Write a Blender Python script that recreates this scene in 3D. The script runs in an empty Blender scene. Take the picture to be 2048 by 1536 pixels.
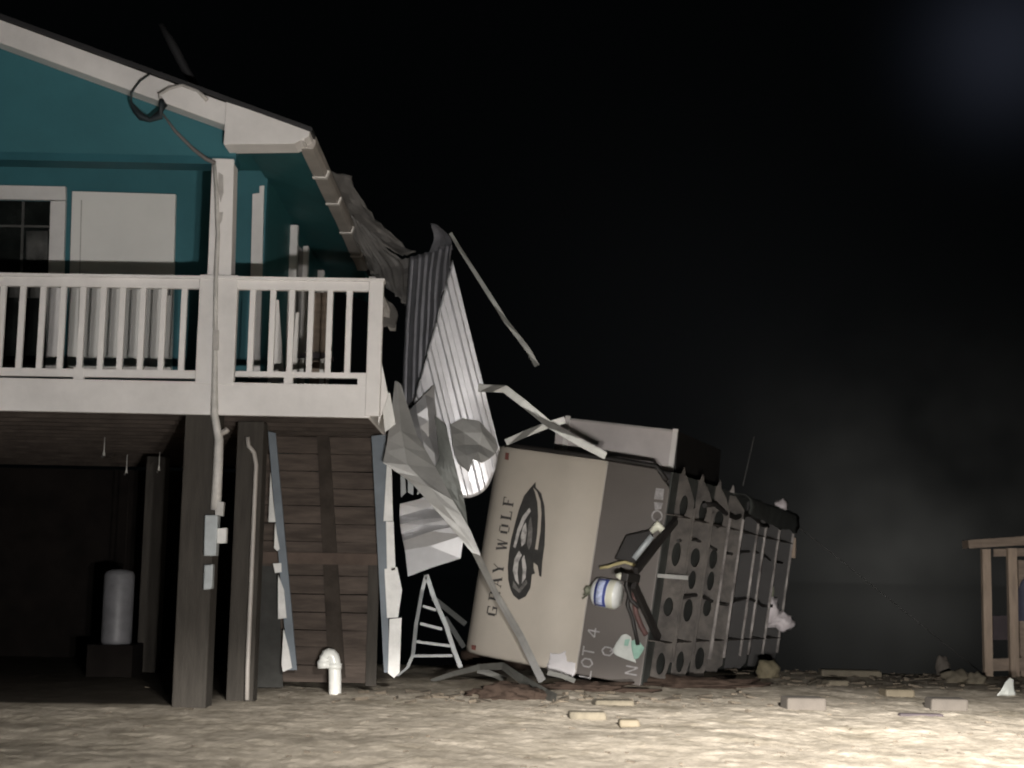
import bpy, bmesh, math, random
from mathutils import Vector, Matrix, noise
random.seed(7)
S = bpy.context.scene
COL = S.collection

# ------------------------------------------------------------------ camera
PITCH = math.atan(382 / 3000.0)
ROLL = 0.02
FPX = 3000.0
CAMH = 1.2
V = Vector
_r = V((1, 0, 0)); _u = V((0, -math.sin(PITCH), math.cos(PITCH))); _f = V((0, math.cos(PITCH), math.sin(PITCH)))
_r2 = _r * math.cos(ROLL) + _u * math.sin(ROLL)
_u2 = _u * math.cos(ROLL) - _r * math.sin(ROLL)
CPOS = V((0, 0, CAMH))
cam_d = bpy.data.cameras.new('camera')
cam = bpy.data.objects.new('camera', cam_d); COL.objects.link(cam)
cam.matrix_world = Matrix(((_r2.x, _u2.x, -_f.x, 0), (_r2.y, _u2.y, -_f.y, 0), (_r2.z, _u2.z, -_f.z, CAMH), (0, 0, 0, 1)))
cam_d.sensor_width = 36.0
cam_d.lens = 36.0 * FPX / 2048.0
cam_d.clip_start = 0.1
cam_d.clip_end = 4000
cam_d.dof.use_dof = True
cam_d.dof.focus_distance = 15.0
cam_d.dof.aperture_fstop = 1.6
S.camera = cam
S.render.resolution_x = 1024; S.render.resolution_y = 768

# ------------------------------------------------------------------ exposure
S.view_settings.view_transform = 'Standard'
S.view_settings.look = 'None'
S.view_settings.exposure = 0.0
S.view_settings.gamma = 1.0
S.cycles.filter_width = 2.0
S.cycles.max_bounces = 6

# ------------------------------------------------------------------ night sky
W = bpy.data.worlds.new('World'); S.world = W; W.use_nodes = True
nt = W.node_tree; nt.nodes.clear()
def wn(t): return nt.nodes.new(t)
out = wn('ShaderNodeOutputWorld'); bg = wn('ShaderNodeBackground'); nt.links.new(bg.outputs[0], out.inputs[0])
tc = wn('ShaderNodeTexCoord')
def dotglow(direction, power, strength, color):
    d = V(direction).normalized()
    vm = wn('ShaderNodeVectorMath'); vm.operation = 'DOT_PRODUCT'; vm.inputs[1].default_value = d
    nt.links.new(tc.outputs['Generated'], vm.inputs[0])
    mx = wn('ShaderNodeMath'); mx.operation = 'MAXIMUM'; mx.inputs[1].default_value = 0
    nt.links.new(vm.outputs['Value'], mx.inputs[0])
    pw = wn('ShaderNodeMath'); pw.operation = 'POWER'; pw.inputs[1].default_value = power
    nt.links.new(mx.outputs[0], pw.inputs[0])
    ml = wn('ShaderNodeMath'); ml.operation = 'MULTIPLY'; ml.inputs[1].default_value = strength
    nt.links.new(pw.outputs[0], ml.inputs[0])
    sc = wn('ShaderNodeVectorMath'); sc.operation = 'SCALE'; sc.inputs[0].default_value = color
    nt.links.new(ml.outputs[0], sc.inputs['Scale'])
    return sc.outputs[0], ml
def ray(x, y): return _f + _r2 * ((x - 1024) / FPX) - _u2 * ((y - 768) / FPX)
nz = wn('ShaderNodeTexNoise'); nz.inputs['Scale'].default_value = 9.0; nz.inputs['Detail'].default_value = 3
nt.links.new(tc.outputs['Generated'], nz.inputs['Vector'])
mr = wn('ShaderNodeMapRange'); mr.inputs[1].default_value = 0.3; mr.inputs[2].default_value = 0.7; mr.inputs[3].default_value = 0.25; mr.inputs[4].default_value = 1.25
nt.links.new(nz.outputs['Fac'], mr.inputs[0])
g1, m1 = dotglow(ray(1830, 1150), 210, 0.029, (1.0, 0.98, 0.90))  # grey haze painted into the sky as a mottled glow
g2, m2 = dotglow(ray(2010, 90), 900, 0.014, (0.75, 0.85, 1.25))  # bluish reflection in window glass, painted into the sky colour
g3, m3 = dotglow(ray(1400, 800), 90, 0.0022, (1.0, 1.0, 1.05))
s1 = wn('ShaderNodeVectorMath'); s1.operation = 'SCALE'
nt.links.new(g1, s1.inputs[0]); nt.links.new(mr.outputs[0], s1.inputs['Scale'])
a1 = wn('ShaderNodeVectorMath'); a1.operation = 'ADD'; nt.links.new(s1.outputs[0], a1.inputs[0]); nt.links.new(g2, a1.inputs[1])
a2 = wn('ShaderNodeVectorMath'); a2.operation = 'ADD'; nt.links.new(a1.outputs[0], a2.inputs[0]); nt.links.new(g3, a2.inputs[1])
a3 = wn('ShaderNodeVectorMath'); a3.operation = 'ADD'; nt.links.new(a2.outputs[0], a3.inputs[0]); a3.inputs[1].default_value = (0.0007, 0.0009, 0.0010)
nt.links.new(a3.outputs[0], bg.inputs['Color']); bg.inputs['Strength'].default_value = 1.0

# ------------------------------------------------------------------ headlights of the car the picture is taken from, plus added sand lamps
def spot(name, loc, target, power, size, blend, color=(1.0, 0.955, 0.91), radius=0.07):
    d = bpy.data.lights.new(name, 'SPOT'); d.energy = power; d.spot_size = math.radians(size); d.spot_blend = blend
    d.color = color; d.shadow_soft_size = radius
    o = bpy.data.objects.new(name, d); COL.objects.link(o); o.location = loc
    o.rotation_euler = (V(target) - V(loc)).to_track_quat('-Z', 'Y').to_euler()
    return o
LAMPS = [(0.28, 1.5, 0.66), (0.62, 1.5, 0.66)]
def beam_pattern(o, e_peak, e_top, e_fall, az_w, spill=False):
    """lamp pattern: cut-off just below the horizon, fading downwards and to the sides"""
    d = o.data; d.use_nodes = True; t = d.node_tree; em = t.nodes['Emission']; N = t.nodes.new; Lk = t.links.new
    tcn = N('ShaderNodeTexCoord'); sp = N('ShaderNodeSeparateXYZ'); Lk(tcn.outputs['Normal'], sp.inputs[0])
    def m(op, a, b=None):
        n = N('ShaderNodeMath'); n.operation = op
        for i, v in enumerate((a, b)):
            if v is None: continue
            if isinstance(v, (int, float)): n.inputs[i].default_value = v
            else: Lk(v, n.inputs[i])
        return n.outputs[0]
    el = m('MULTIPLY', m('ARCSINE', sp.outputs[1]), 57.296)
    az = m('MULTIPLY', m('ARCTAN2', sp.outputs[0], m('MULTIPLY', sp.outputs[2], -1.0)), 57.296)
    if spill:   # broad spill with a brighter band straight ahead, right of the house
        p = m('DIVIDE', m('SUBTRACT', el, 0.5), 5.5); q = m('DIVIDE', m('SUBTRACT', az, 10.0), az_w)
        g = m('EXPONENT', m('MULTIPLY', m('ADD', m('MULTIPLY', p, p), m('MULTIPLY', q, q)), -1.0))
        Lk(m('ADD', m('MULTIPLY', g, 1.9), 1.0), em.inputs['Strength']); return
    r = N('ShaderNodeMapRange'); r.interpolation_type = 'SMOOTHSTEP'; r.inputs[1].default_value = e_top; r.inputs[2].default_value = e_peak
    Lk(el, r.inputs[0])
    f = m('EXPONENT', m('MINIMUM', m('DIVIDE', m('SUBTRACT', el, e_peak), e_fall), 0.0))
    q = m('DIVIDE', az, az_w); g = m('EXPONENT', m('MULTIPLY', m('MULTIPLY', q, q), -1.0))
    Lk(m('MULTIPLY', m('MULTIPLY', r.outputs[0], f), g), em.inputs['Strength'])
HEAD = math.radians(22)
for L in LAMPS:
    beam_pattern(spot('headlight_spill', L, (L[0], 15.0, L[2]), 1600, 130, 1.0), 0, 0, 0, 17.0, True)
    L = (L[0] + .6, L[1], 2.5)   # added lamp out of view above the car, to light the sand
    lb = spot('sand_fill_lamp', L, (L[0] + 10 * math.sin(HEAD), L[1] + 10 * math.cos(HEAD), L[2]), 25500, 150, 0.2, (1.0, 0.945, 0.88))
    beam_pattern(lb, -12.0, -7.6, 7.5, 30.0)

# ------------------------------------------------------------------ pixel rays (photo is 2048 x 1536)
def at(x, y, Y):
    d = ray(x, y); return CPOS + d * (Y / d.y)
def gnd(x, y, z=0.0):
    d = ray(x, y); return CPOS + d * ((z - CAMH) / d.z)
def on(x, y, p0, n):
    d = ray(x, y); return CPOS + d * ((p0 - CPOS).dot(n) / d.dot(n))

# ------------------------------------------------------------------ materials
MATS = {}
def mat(name, col, rough=0.6, metal=0.0, var=0.15, scale=4.0, bump=0.0, bscale=30.0, spec=0.5, stretch=(1, 1, 1), col2=None, lo=0.35, hi=0.65):
    m = bpy.data.materials.new(name); m.use_nodes = True; t = m.node_tree; b = t.nodes['Principled BSDF']
    tcn = t.nodes.new('ShaderNodeTexCoord'); mp = t.nodes.new('ShaderNodeMapping'); mp.inputs['Scale'].default_value = stretch
    t.links.new(tcn.outputs['Object'], mp.inputs['Vector'])
    n = t.nodes.new('ShaderNodeTexNoise'); n.inputs['Scale'].default_value = scale; n.inputs['Detail'].default_value = 6; n.inputs['Roughness'].default_value = 0.65
    t.links.new(mp.outputs[0], n.inputs['Vector'])
    r = t.nodes.new('ShaderNodeMapRange'); r.inputs[1].default_value = lo; r.inputs[2].default_value = hi
    t.links.new(n.outputs['Fac'], r.inputs[0])
    mix = t.nodes.new('ShaderNodeMix'); mix.data_type = 'RGBA'
    c2 = col2 if col2 else tuple(c * (1 - var) for c in col)
    c1 = col if col2 else tuple(min(1, c * (1 + var * 0.6)) for c in col)
    mix.inputs[6].default_value = (*c2, 1); mix.inputs[7].default_value = (*c1, 1)
    t.links.new(r.outputs[0], mix.inputs[0]); t.links.new(mix.outputs[2], b.inputs['Base Color'])
    b.inputs['Roughness'].default_value = rough; b.inputs['Metallic'].default_value = metal
    b.inputs['Specular IOR Level'].default_value = spec
    if bump:
        n2 = t.nodes.new('ShaderNodeTexNoise'); n2.inputs['Scale'].default_value = bscale; n2.inputs['Detail'].default_value = 5
        t.links.new(mp.outputs[0], n2.inputs['Vector'])
        bp = t.nodes.new('ShaderNodeBump'); bp.inputs['Strength'].default_value = bump; bp.inputs['Distance'].default_value = 0.02
        t.links.new(n2.outputs['Fac'], bp.inputs['Height']); t.links.new(bp.outputs[0], b.inputs['Normal'])
    MATS[name] = m
    return m
mat('white_paint', (0.72, 0.70, 0.685), 0.5, var=0.15, scale=1.1, bump=0.05, spec=0.3)
mat('door_white', (0.76, 0.75, 0.72), 0.5, var=0.05, scale=1.0, spec=0.3)
mat('grey_trim', (0.36, 0.335, 0.31), 0.5, var=0.12, scale=3)
mat('smudge', (0.42, 0.40, 0.38), 0.7, var=0.2, scale=9)
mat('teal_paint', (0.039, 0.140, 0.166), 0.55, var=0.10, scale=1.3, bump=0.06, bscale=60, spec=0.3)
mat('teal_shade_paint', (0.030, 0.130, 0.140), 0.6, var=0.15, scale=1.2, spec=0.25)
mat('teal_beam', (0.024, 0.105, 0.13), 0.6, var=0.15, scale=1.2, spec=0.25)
mat('roof_dark', (0.03, 0.03, 0.032), 0.6, 0.3)
mat('glass', (0.012, 0.014, 0.013), 0.12, var=0.5, scale=3, spec=0.5)
mat('curtain', (0.07, 0.07, 0.066), 0.8, var=0.5, scale=5)
mat('old_wood', (0.050, 0.045, 0.039), 0.85, var=0.22, scale=3, bump=0.3, stretch=(6, 6, 0.7), spec=0.2)
mat('plank_wood', (0.078, 0.062, 0.052), 0.85, var=0.40, scale=2.5, bump=0.3, stretch=(0.7, 4, 5), spec=0.2)
mat('rail_wood', (0.092, 0.070, 0.058), 0.85, var=0.25, scale=3, spec=0.1)
mat('patch_wood', (0.050, 0.050, 0.047), 0.85, var=0.25, scale=3, spec=0.1)
mat('post_shade', (0.046, 0.038, 0.032), 0.9, var=0.4, scale=3, spec=0.1)
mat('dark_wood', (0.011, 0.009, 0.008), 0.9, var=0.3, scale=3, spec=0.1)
mat('joist_wood', (0.058, 0.047, 0.040), 0.9, var=0.35, scale=3, spec=0.1)
mat('blue_board', (0.125, 0.150, 0.175), 0.6, var=0.18, scale=3)
mat('pvc_trim', (0.62, 0.62, 0.60), 0.45, var=0.15, scale=5)
mat('pvc_pipe', (0.72, 0.73, 0.70), 0.28, var=0.10, scale=8)
mat('box_grey', (0.36, 0.39, 0.40), 0.5, 0.1, var=0.15, scale=6)
mat('conduit_pale', (0.50, 0.485, 0.46), 0.5, var=0.2, scale=8)
mat('conduit_grey', (0.42, 0.41, 0.39), 0.45, 0.1, var=0.2, scale=8)
mat('tank_white', (0.17, 0.17, 0.18), 0.5, var=0.25, scale=4)
mat('cable_grey', (0.17, 0.155, 0.15), 0.7)
mat('cable_black', (0.012, 0.02, 0.024), 0.6)
mat('sheet_metal', (0.80, 0.80, 0.83), 0.45, 0.62, var=0.12, scale=2.2, bump=0.10, bscale=3.5)
mat('sheet_shaded', (0.22, 0.22, 0.24), 0.5, 0.45, var=0.25, scale=2, bump=0.12, bscale=5)  # same roof metal turned from the lamps, shade put into its colour
mat('flashing', (0.40, 0.40, 0.39), 0.5, 0.40, var=0.14, scale=3, bump=0.12, bscale=4)
mat('flashing_dark', (0.17, 0.18, 0.17), 0.55, 0.3, var=0.2, scale=3, bump=0.12, bscale=4)
mat('roof_sheet_back', (0.15, 0.145, 0.14), 0.6, 0.2, var=0.25, scale=3, bump=0.15, bscale=6)
mat('bare_metal', (0.52, 0.52, 0.53), 0.46, 0.6, var=0.12, scale=2.2)
mat('aluminium', (0.12, 0.125, 0.125), 0.4, 0.55, var=0.15, scale=6)
mat('ground_strip', (0.11, 0.11, 0.10), 0.6, 0.2, var=0.2, scale=5)
mat('strip_metal', (0.27, 0.27, 0.255), 0.42, 0.5, var=0.2, scale=5)
mat('cap_beige', (0.45, 0.41, 0.355), 0.62, var=0.07, scale=1.1, spec=0.2, bump=0.04, bscale=6)
mat('cap_grey', (0.110, 0.098, 0.090), 0.5, var=0.08, scale=1.2, spec=0.35)
mat('trailer_dark', (0.030, 0.026, 0.026), 0.6, var=0.2)
mat('belly_cloth', (0.040, 0.044, 0.040), 0.8, var=0.4, scale=4, bump=0.3, bscale=9)
mat('trailer_white', (0.60, 0.555, 0.54), 0.45, var=0.12, scale=1.5)
mat('trim_white', (0.80, 0.77, 0.74), 0.35, var=0.05)
mat('chassis', (0.085, 0.074, 0.064), 0.6, 0.15, col2=(0.035, 0.030, 0.026), scale=6, bump=0.25, bscale=20)
mat('chassis_edge', (0.30, 0.275, 0.26), 0.45, 0.3, col2=(0.07, 0.06, 0.055), scale=3.2)
mat('chassis_black', (0.016, 0.014, 0.013), 0.6, var=0.3)
mat('decal_dark', (0.030, 0.029, 0.027), 0.5, var=0.4, scale=7)
mat('decal_grey', (0.20, 0.19, 0.18), 0.5, col2=(0.05, 0.048, 0.045), scale=12)
mat('decal_light', (0.50, 0.48, 0.46), 0.5, col2=(0.13, 0.125, 0.12), scale=11, lo=.3, hi=.55)
mat('chalk', (0.30, 0.29, 0.29), 0.8, var=0.3, scale=20)
mat('marker_red', (0.16, 0.06, 0.05), 0.4)
mat('bottle_white', (0.70, 0.72, 0.70), 0.35, var=0.08)
mat('bottle_cream', (0.66, 0.66, 0.55), 0.4, var=0.08)
mat('label_blue', (0.055, 0.075, 0.26), 0.4, var=0.2)
mat('label_pale', (0.48, 0.54, 0.74), 0.5, var=0.3, scale=30)
mat('paper_white', (0.46, 0.48, 0.455), 0.7, var=0.12, scale=6)
mat('paper_green', (0.24, 0.40, 0.33), 0.7, var=0.2, scale=6)
mat('plastic_white', (0.62, 0.60, 0.61), 0.45, var=0.06)
mat('bag_white', (0.60, 0.55, 0.56), 0.5, var=0.15, scale=8)
mat('yellow_cord', (0.38, 0.33, 0.17), 0.6)
mat('weed', (0.17, 0.18, 0.13), 0.8, var=0.3)
mat('dark_steel', (0.07, 0.068, 0.065), 0.6)
mat('letter_dark', (0.045, 0.042, 0.040), 0.6, var=0.5, scale=25)
mat('rust_red', (0.10, 0.05, 0.045), 0.7, var=0.3)
mat('pale_timber', (0.29, 0.225, 0.172), 0.75, var=0.25, scale=3, bump=0.2, stretch=(5, 5, 0.8))
mat('brown_timber', (0.20, 0.155, 0.12), 0.8, var=0.3, scale=3, stretch=(0.8, 5, 5))
mat('cloth_blue', (0.045, 0.048, 0.075), 0.8, var=0.2)
mat('board_dark', (0.040, 0.030, 0.034), 0.8, var=0.3)
mat('concrete_block', (0.082, 0.071, 0.060), 0.85, var=0.12, scale=6, bump=0.2)
mat('plank_yellow', (0.12, 0.10, 0.067), 0.75, var=0.2, scale=4)
mat('wood_dirty', (0.11, 0.095, 0.068), 0.85, var=0.35, scale=5)
mat('rock_ochre', (0.14, 0.12, 0.075), 0.85, var=0.25, scale=9, bump=0.5)
mat('soil_dark', (0.045, 0.032, 0.025), 0.95, var=0.4, scale=6, bump=0.6, bscale=20, spec=0.1)
mat('litter', (0.10, 0.082, 0.06), 0.9, var=0.55, scale=2.0)
mat('bush_leaf', (0.004, 0.005, 0.004), 0.8, var=0.5, scale=3)
mat('handle_metal', (0.3, 0.3, 0.3), 0.3, 0.8)

def ground_mat():
    m = bpy.data.materials.new('sand_ground'); m.use_nodes = True; t = m.node_tree; b = t.nodes['Principled BSDF']
    N = t.nodes.new; Lk = t.links.new
    tcn = N('ShaderNodeTexCoord'); sep = N('ShaderNodeSeparateXYZ'); Lk(tcn.outputs['Object'], sep.inputs[0])
    def noise_(scale, detail=6, stretch=(1, 1, 1), rough=0.65):
        mp = N('ShaderNodeMapping'); mp.inputs['Scale'].default_value = stretch; mp.inputs['Rotation'].default_value = (0, 0, .5); Lk(tcn.outputs['Object'], mp.inputs[0])
        n = N('ShaderNodeTexNoise'); n.inputs['Scale'].default_value = scale; n.inputs['Detail'].default_value = detail; n.inputs['Roughness'].default_value = rough
        Lk(mp.outputs[0], n.inputs['Vector']); return n.outputs['Fac']
    def rng(v, a, c, lo=0, hi=1, smooth=True):
        r = N('ShaderNodeMapRange'); r.inputs[1].default_value = a; r.inputs[2].default_value = c; r.inputs[3].default_value = lo; r.inputs[4].default_value = hi
        if smooth: r.interpolation_type = 'SMOOTHSTEP'
        Lk(v, r.inputs[0]); return r.outputs[0]
    def math_(op, a, c):
        n = N('ShaderNodeMath'); n.operation = op
        for i, v in enumerate((a, c)):
            if isinstance(v, (int, float)): n.inputs[i].default_value = v
            else: Lk(v, n.inputs[i])
        return n.outputs[0]
    def mix(f, a, c):
        n = N('ShaderNodeMix'); n.data_type = 'RGBA'
        if isinstance(f, (int, float)): n.inputs[0].default_value = f
        else: Lk(f, n.inputs[0])
        for i, v in ((6, a), (7, c)):
            if isinstance(v, tuple): n.inputs[i].default_value = (*v, 1)
            else: Lk(v, n.inputs[i])
        return n.outputs[2]
    n1 = noise_(0.55, 5); n2 = noise_(3.6, 8, (1.0, .55, 1)); n3 = noise_(20, 6, (1, .5, 1))
    c = mix(rng(n2, .36, .66), (0.36, 0.32, 0.26), (0.54, 0.485, 0.405))
    c = mix(math_('MULTIPLY', rng(n1, .52, .66), 0.55), c, (0.20, 0.175, 0.125))
    c = mix(math_('MULTIPLY', rng(n3, .55, .72), 0.5), c, (0.60, 0.53, 0.42))
    n4 = noise_(5.5, 6, (1.0, .6, 1))
    c = mix(math_('MULTIPLY', rng(n4, .60, .72), 0.6), c, (0.15, 0.125, 0.09))
    # much darker ground colour under the left part of the house
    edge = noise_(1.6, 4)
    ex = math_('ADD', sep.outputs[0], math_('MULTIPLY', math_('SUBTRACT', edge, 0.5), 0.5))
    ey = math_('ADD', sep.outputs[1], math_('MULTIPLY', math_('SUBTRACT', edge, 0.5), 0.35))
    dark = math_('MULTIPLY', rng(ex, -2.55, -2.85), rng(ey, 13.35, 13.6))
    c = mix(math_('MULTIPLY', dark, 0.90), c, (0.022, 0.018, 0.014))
    # far ground: dark, with made-up gloss that mirrors the sky glow
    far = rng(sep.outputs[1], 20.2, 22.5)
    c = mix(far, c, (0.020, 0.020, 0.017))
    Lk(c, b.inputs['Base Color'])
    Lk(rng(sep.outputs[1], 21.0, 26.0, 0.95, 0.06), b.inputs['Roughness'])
    b.inputs['Specular IOR Level'].default_value = 0.12
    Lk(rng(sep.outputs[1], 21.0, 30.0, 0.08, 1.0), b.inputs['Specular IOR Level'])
    bp = N('ShaderNodeBump'); bp.inputs['Distance'].default_value = 0.03; bp.inputs['Strength'].default_value = 0.45
    Lk(math_('MULTIPLY', math_('ADD', n3, n2), rng(sep.outputs[1], 20, 26, 1, 0)), bp.inputs['Height']); Lk(bp.outputs[0], b.inputs['Normal'])
    MATS['sand_ground'] = m
ground_mat()

# ------------------------------------------------------------------ object helpers
def tag(o, label=None, cat=None, group=None, kind=None):
    if label: o['label'] = label
    if cat: o['category'] = cat
    if group: o['group'] = group
    if kind: o['kind'] = kind
    return o
def thing(name, label, cat, base, group=None):
    o = bpy.data.objects.new(name, None); COL.objects.link(o); o.location = base
    o.empty_display_size = 0.3
    return tag(o, label, cat, group)
def root_of(o):
    while o.parent: o = o.parent
    return o
class MB:
    def __init__(s): s.v = []; s.f = []; s.sm = []
    def face(s, pts, smooth=False):
        i = len(s.v); s.v += [V(p) for p in pts]; s.f.append(list(range(i, i + len(pts)))); s.sm.append(smooth)
    def prism(s, pts, ext):
        pts = [V(p) for p in pts]; ext = V(ext); n = len(pts); i = len(s.v)
        # orient the front face against ext
        nrm = V((0, 0, 0))
        for k in range(n): nrm += (pts[k] - pts[0]).cross(pts[(k + 1) % n] - pts[0])
        if nrm.dot(ext) > 0: pts.reverse()
        s.v += pts + [p + ext for p in pts]
        s.f.append(list(range(i, i + n))); s.f.append([i + n + k for k in reversed(range(n))])
        for k in range(n):
            k2 = (k + 1) % n; s.f.append([i + k2, i + k, i + n + k, i + n + k2])
        s.sm += [False] * (n + 2); return s
    def box(s, lo, hi):
        (x0, y0, z0), (x1, y1, z1) = lo, hi
        return s.prism([(x0, y0, z0), (x1, y0, z0), (x1, y0, z1), (x0, y0, z1)], (0, y1 - y0, 0))
    def bar(s, p0, p1, w, h, up=(0, 1, 0)):
        p0 = V(p0); p1 = V(p1); d = (p1 - p0).normalized(); up = V(up)
        a = d.cross(up)
        if a.length < 1e-4: a = d.cross(V((1, 0, 0)))
        a.normalize(); c = a.cross(d).normalized()
        q = [p0 + a * (w / 2) * i + c * (h / 2) * j for i, j in ((-1, -1), (1, -1), (1, 1), (-1, 1))]
        return s.prism(q, p1 - p0)
    def tube(s, path, r, seg=10, cap=True):
        path = [V(p) for p in path]; n = len(path); i0 = len(s.v)
        rr = r if isinstance(r, (list, tuple)) else [r] * n
        ref = V((0.3, 0.2, 0.9)).normalized()
        for k, p in enumerate(path):
            t = (path[min(k + 1, n - 1)] - path[max(k - 1, 0)]).normalized()
            a = t.cross(ref)
            if a.length < 0.05: a = t.cross(V((1, 0, 0)))
            a.normalize(); b = t.cross(a)
            for j in range(seg):
                th = 2 * math.pi * j / seg; s.v.append(p + (a * math.cos(th) + b * math.sin(th)) * rr[k])
        for k in range(n - 1):
            for j in range(seg):
                j2 = (j + 1) % seg
                s.f.append([i0 + k * seg + j, i0 + k * seg + j2, i0 + (k + 1) * seg + j2, i0 + (k + 1) * seg + j]); s.sm.append(True)
        if cap:
            s.f.append([i0 + j for j in range(seg)]); s.f.append([i0 + (n - 1) * seg + j for j in reversed(range(seg))]); s.sm += [False, False]
        return s
    def ribbon(s, path, widths, wdir, thick, tdir):
        """flat bent strip: path of points, widths, width direction(s), thickness"""
        path = [V(p) for p in path]; n = len(path); i0 = len(s.v)
        for k, p in enumerate(path):
            w = widths[k] if isinstance(widths, (list, tuple)) else widths
            wd = V(wdir[k] if isinstance(wdir, list) else wdir).normalized(); td = V(tdir).normalized()
            for a, b in ((-1, -1), (1, -1), (1, 1), (-1, 1)): s.v.append(p + wd * (w / 2 * a) + td * (thick / 2 * b))
        for k in range(n - 1):
            for j in range(4):
                j2 = (j + 1) % 4; s.f.append([i0 + k * 4 + j, i0 + k * 4 + j2, i0 + k * 4 + 4 + j2, i0 + k * 4 + 4 + j]); s.sm.append(False)
        s.f.append([i0, i0 + 3, i0 + 2, i0 + 1]); e = i0 + 4 * (n - 1); s.f.append([e, e + 1, e + 2, e + 3]); s.sm += [False, False]
        return s
    def grid(s, rows, smooth=True, closed=False):
        i0 = len(s.v); nu = len(rows); nv = len(rows[0])
        for r in rows: s.v += [V(p) for p in r]
        for a in range(nu - 1):
            for b in range(nv - 1 + (1 if closed else 0)):
                b2 = (b + 1) % nv
                s.f.append([i0 + a * nv + b, i0 + a * nv + b2, i0 + (a + 1) * nv + b2, i0 + (a + 1) * nv + b]); s.sm.append(smooth)
        return s
    def build(s, name, m, parent=None, bevel=0.0, solid=0.0, fixn=True, sharp=0, at_zero=False):
        sharp = sharp or s.__dict__.get('sharp', 0)
        me = bpy.data.meshes.new(name)
        base = root_of(parent).location if parent else V((0, 0, 0))
        if parent is None and not at_zero:
            xs = [p.x for p in s.v]; ys = [p.y for p in s.v]; zs = [p.z for p in s.v]
            base = V(((min(xs) + max(xs)) / 2, (min(ys) + max(ys)) / 2, min(zs)))
        me.from_pydata([tuple(p - base) for p in s.v], [], s.f)
        for p, q in zip(me.polygons, s.sm): p.use_smooth = q
        bm = bmesh.new(); bm.from_mesh(me)
        bmesh.ops.remove_doubles(bm, verts=bm.verts, dist=1e-5)
        if fixn: bmesh.ops.recalc_face_normals(bm, faces=bm.faces)
        bm.to_mesh(me); bm.free()
        if sharp: me.set_sharp_from_angle(angle=math.radians(sharp))
        me.materials.append(MATS[m] if isinstance(m, str) else m)
        o = bpy.data.objects.new(name, me); COL.objects.link(o)
        if parent: o.parent = parent
        else: o.location = base
        if solid:
            md = o.modifiers.new('thickness', 'SOLIDIFY'); md.thickness = solid; md.offset = 0
        if bevel:
            md = o.modifiers.new('edge', 'BEVEL'); md.width = bevel; md.segments = 2; md.limit_method = 'ANGLE'
        return o
def pxprism(pts, Y, depth, mb=None):
    mb = mb or MB(); return mb.prism([at(x, y, Y) for x, y in pts], (0, depth, 0))
def copy_child(o, parent, shift):
    c = o.copy(); COL.objects.link(c); c.parent = parent; c.location = o.location + V(shift); return c

def catmull(P, t):
    n = len(P); x = t * (n - 1); i = min(int(x), n - 2); f = x - i
    p0 = P[max(i - 1, 0)]; p1 = P[i]; p2 = P[i + 1]; p3 = P[min(i + 2, n - 1)]
    return 0.5 * ((2 * p1) + (-p0 + p2) * f + (2 * p0 - 5 * p1 + 4 * p2 - p3) * f * f + (-p0 + 3 * p1 - 3 * p2 + p3) * f ** 3)
def sheet(ctrl, nu, nv, ribs=0, amp=0.0, along='u', crumple=0.0, cscale=3.0, seed=0, ragged=0.0, linear=False, sharp=14, grow=False):
    """curved metal sheet over a control grid of world points (rows x columns), with pressed ribs and dents"""
    mb = MB(); rows = []
    C = [[V(p) for p in r] for r in ctrl]
    def lin(P, t):
        n = len(P); x = t * (n - 1); i = min(int(x), n - 2); f = x - i; return P[i].lerp(P[i + 1], f)
    ev = lin if linear else catmull
    for a in range(nu + 1):
        u = a / nu
        row_c = [ev([C[i][j] for i in range(len(C))], u) for j in range(len(C[0]))]
        rows.append([ev(row_c, b / nv) for b in range(nv + 1)])
    out = []
    for a in range(nu + 1):
        ro = []
        for b in range(nv + 1):
            p = rows[a][b]
            du = rows[min(a + 1, nu)][b] - rows[max(a - 1, 0)][b]; dv = rows[a][min(b + 1, nv)] - rows[a][max(b - 1, 0)]
            n = du.cross(dv)
            n = n.normalized() if n.length > 1e-9 else V((0, -1, 0))
            if n.y > 0: n = -n
            h = 0.0
            if ribs:
                ph = (b / nv if along == 'u' else a / nu) * ribs
                fr = ph - math.floor(ph); d = abs(fr - 0.5)
                h += amp * max(0.0, min(1.0, (0.20 - d) / 0.07)) + amp * 0.55 * (fr - 0.5) * math.sin(math.floor(ph) * 2.4 + seed)
            if crumple:
                q = p * cscale + V((seed * 7.3, seed * 3.1, 0)); h += crumple * (1.0 if not grow else max(0.0, (a / nu - 0.45) * 4.0)) * (noise.noise(q) + 0.5 * noise.noise(q * 2.3))
            q2 = p + n * h
            if ragged and (a in (0, nu) or b in (0, nv)):
                q2 = q2 + V((random.uniform(-1, 1), random.uniform(-1, 1), random.uniform(-1, 1))) * ragged
            ro.append(q2)
        out.append(ro)
    mb.sharp = 0 if linear else sharp
    return mb.grid(out, smooth=not linear)
def A(pts): return [[at(*q) for q in row] for row in pts]
def blob(center, rad, seed, sub=3, rough=0.35, freq=2.0):
    bm = bmesh.new(); bmesh.ops.create_icosphere(bm, subdivisions=sub, radius=1.0)
    mb = MB()
    for v in bm.verts:
        d = v.co.normalized(); k = 1 + rough * noise.noise(d * freq + V((seed * 5.1, seed, 0))) + rough * 0.5 * noise.noise(d * freq * 2.5 + V((seed, 0, 2)))
        mb.v.append(V(center) + V((d.x * rad[0] * k, d.y * rad[1] * k, d.z * rad[2] * k)))
    for f in bm.faces: mb.f.append([v.index for v in f.verts]); mb.sm.append(True)
    bm.free(); return mb

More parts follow.
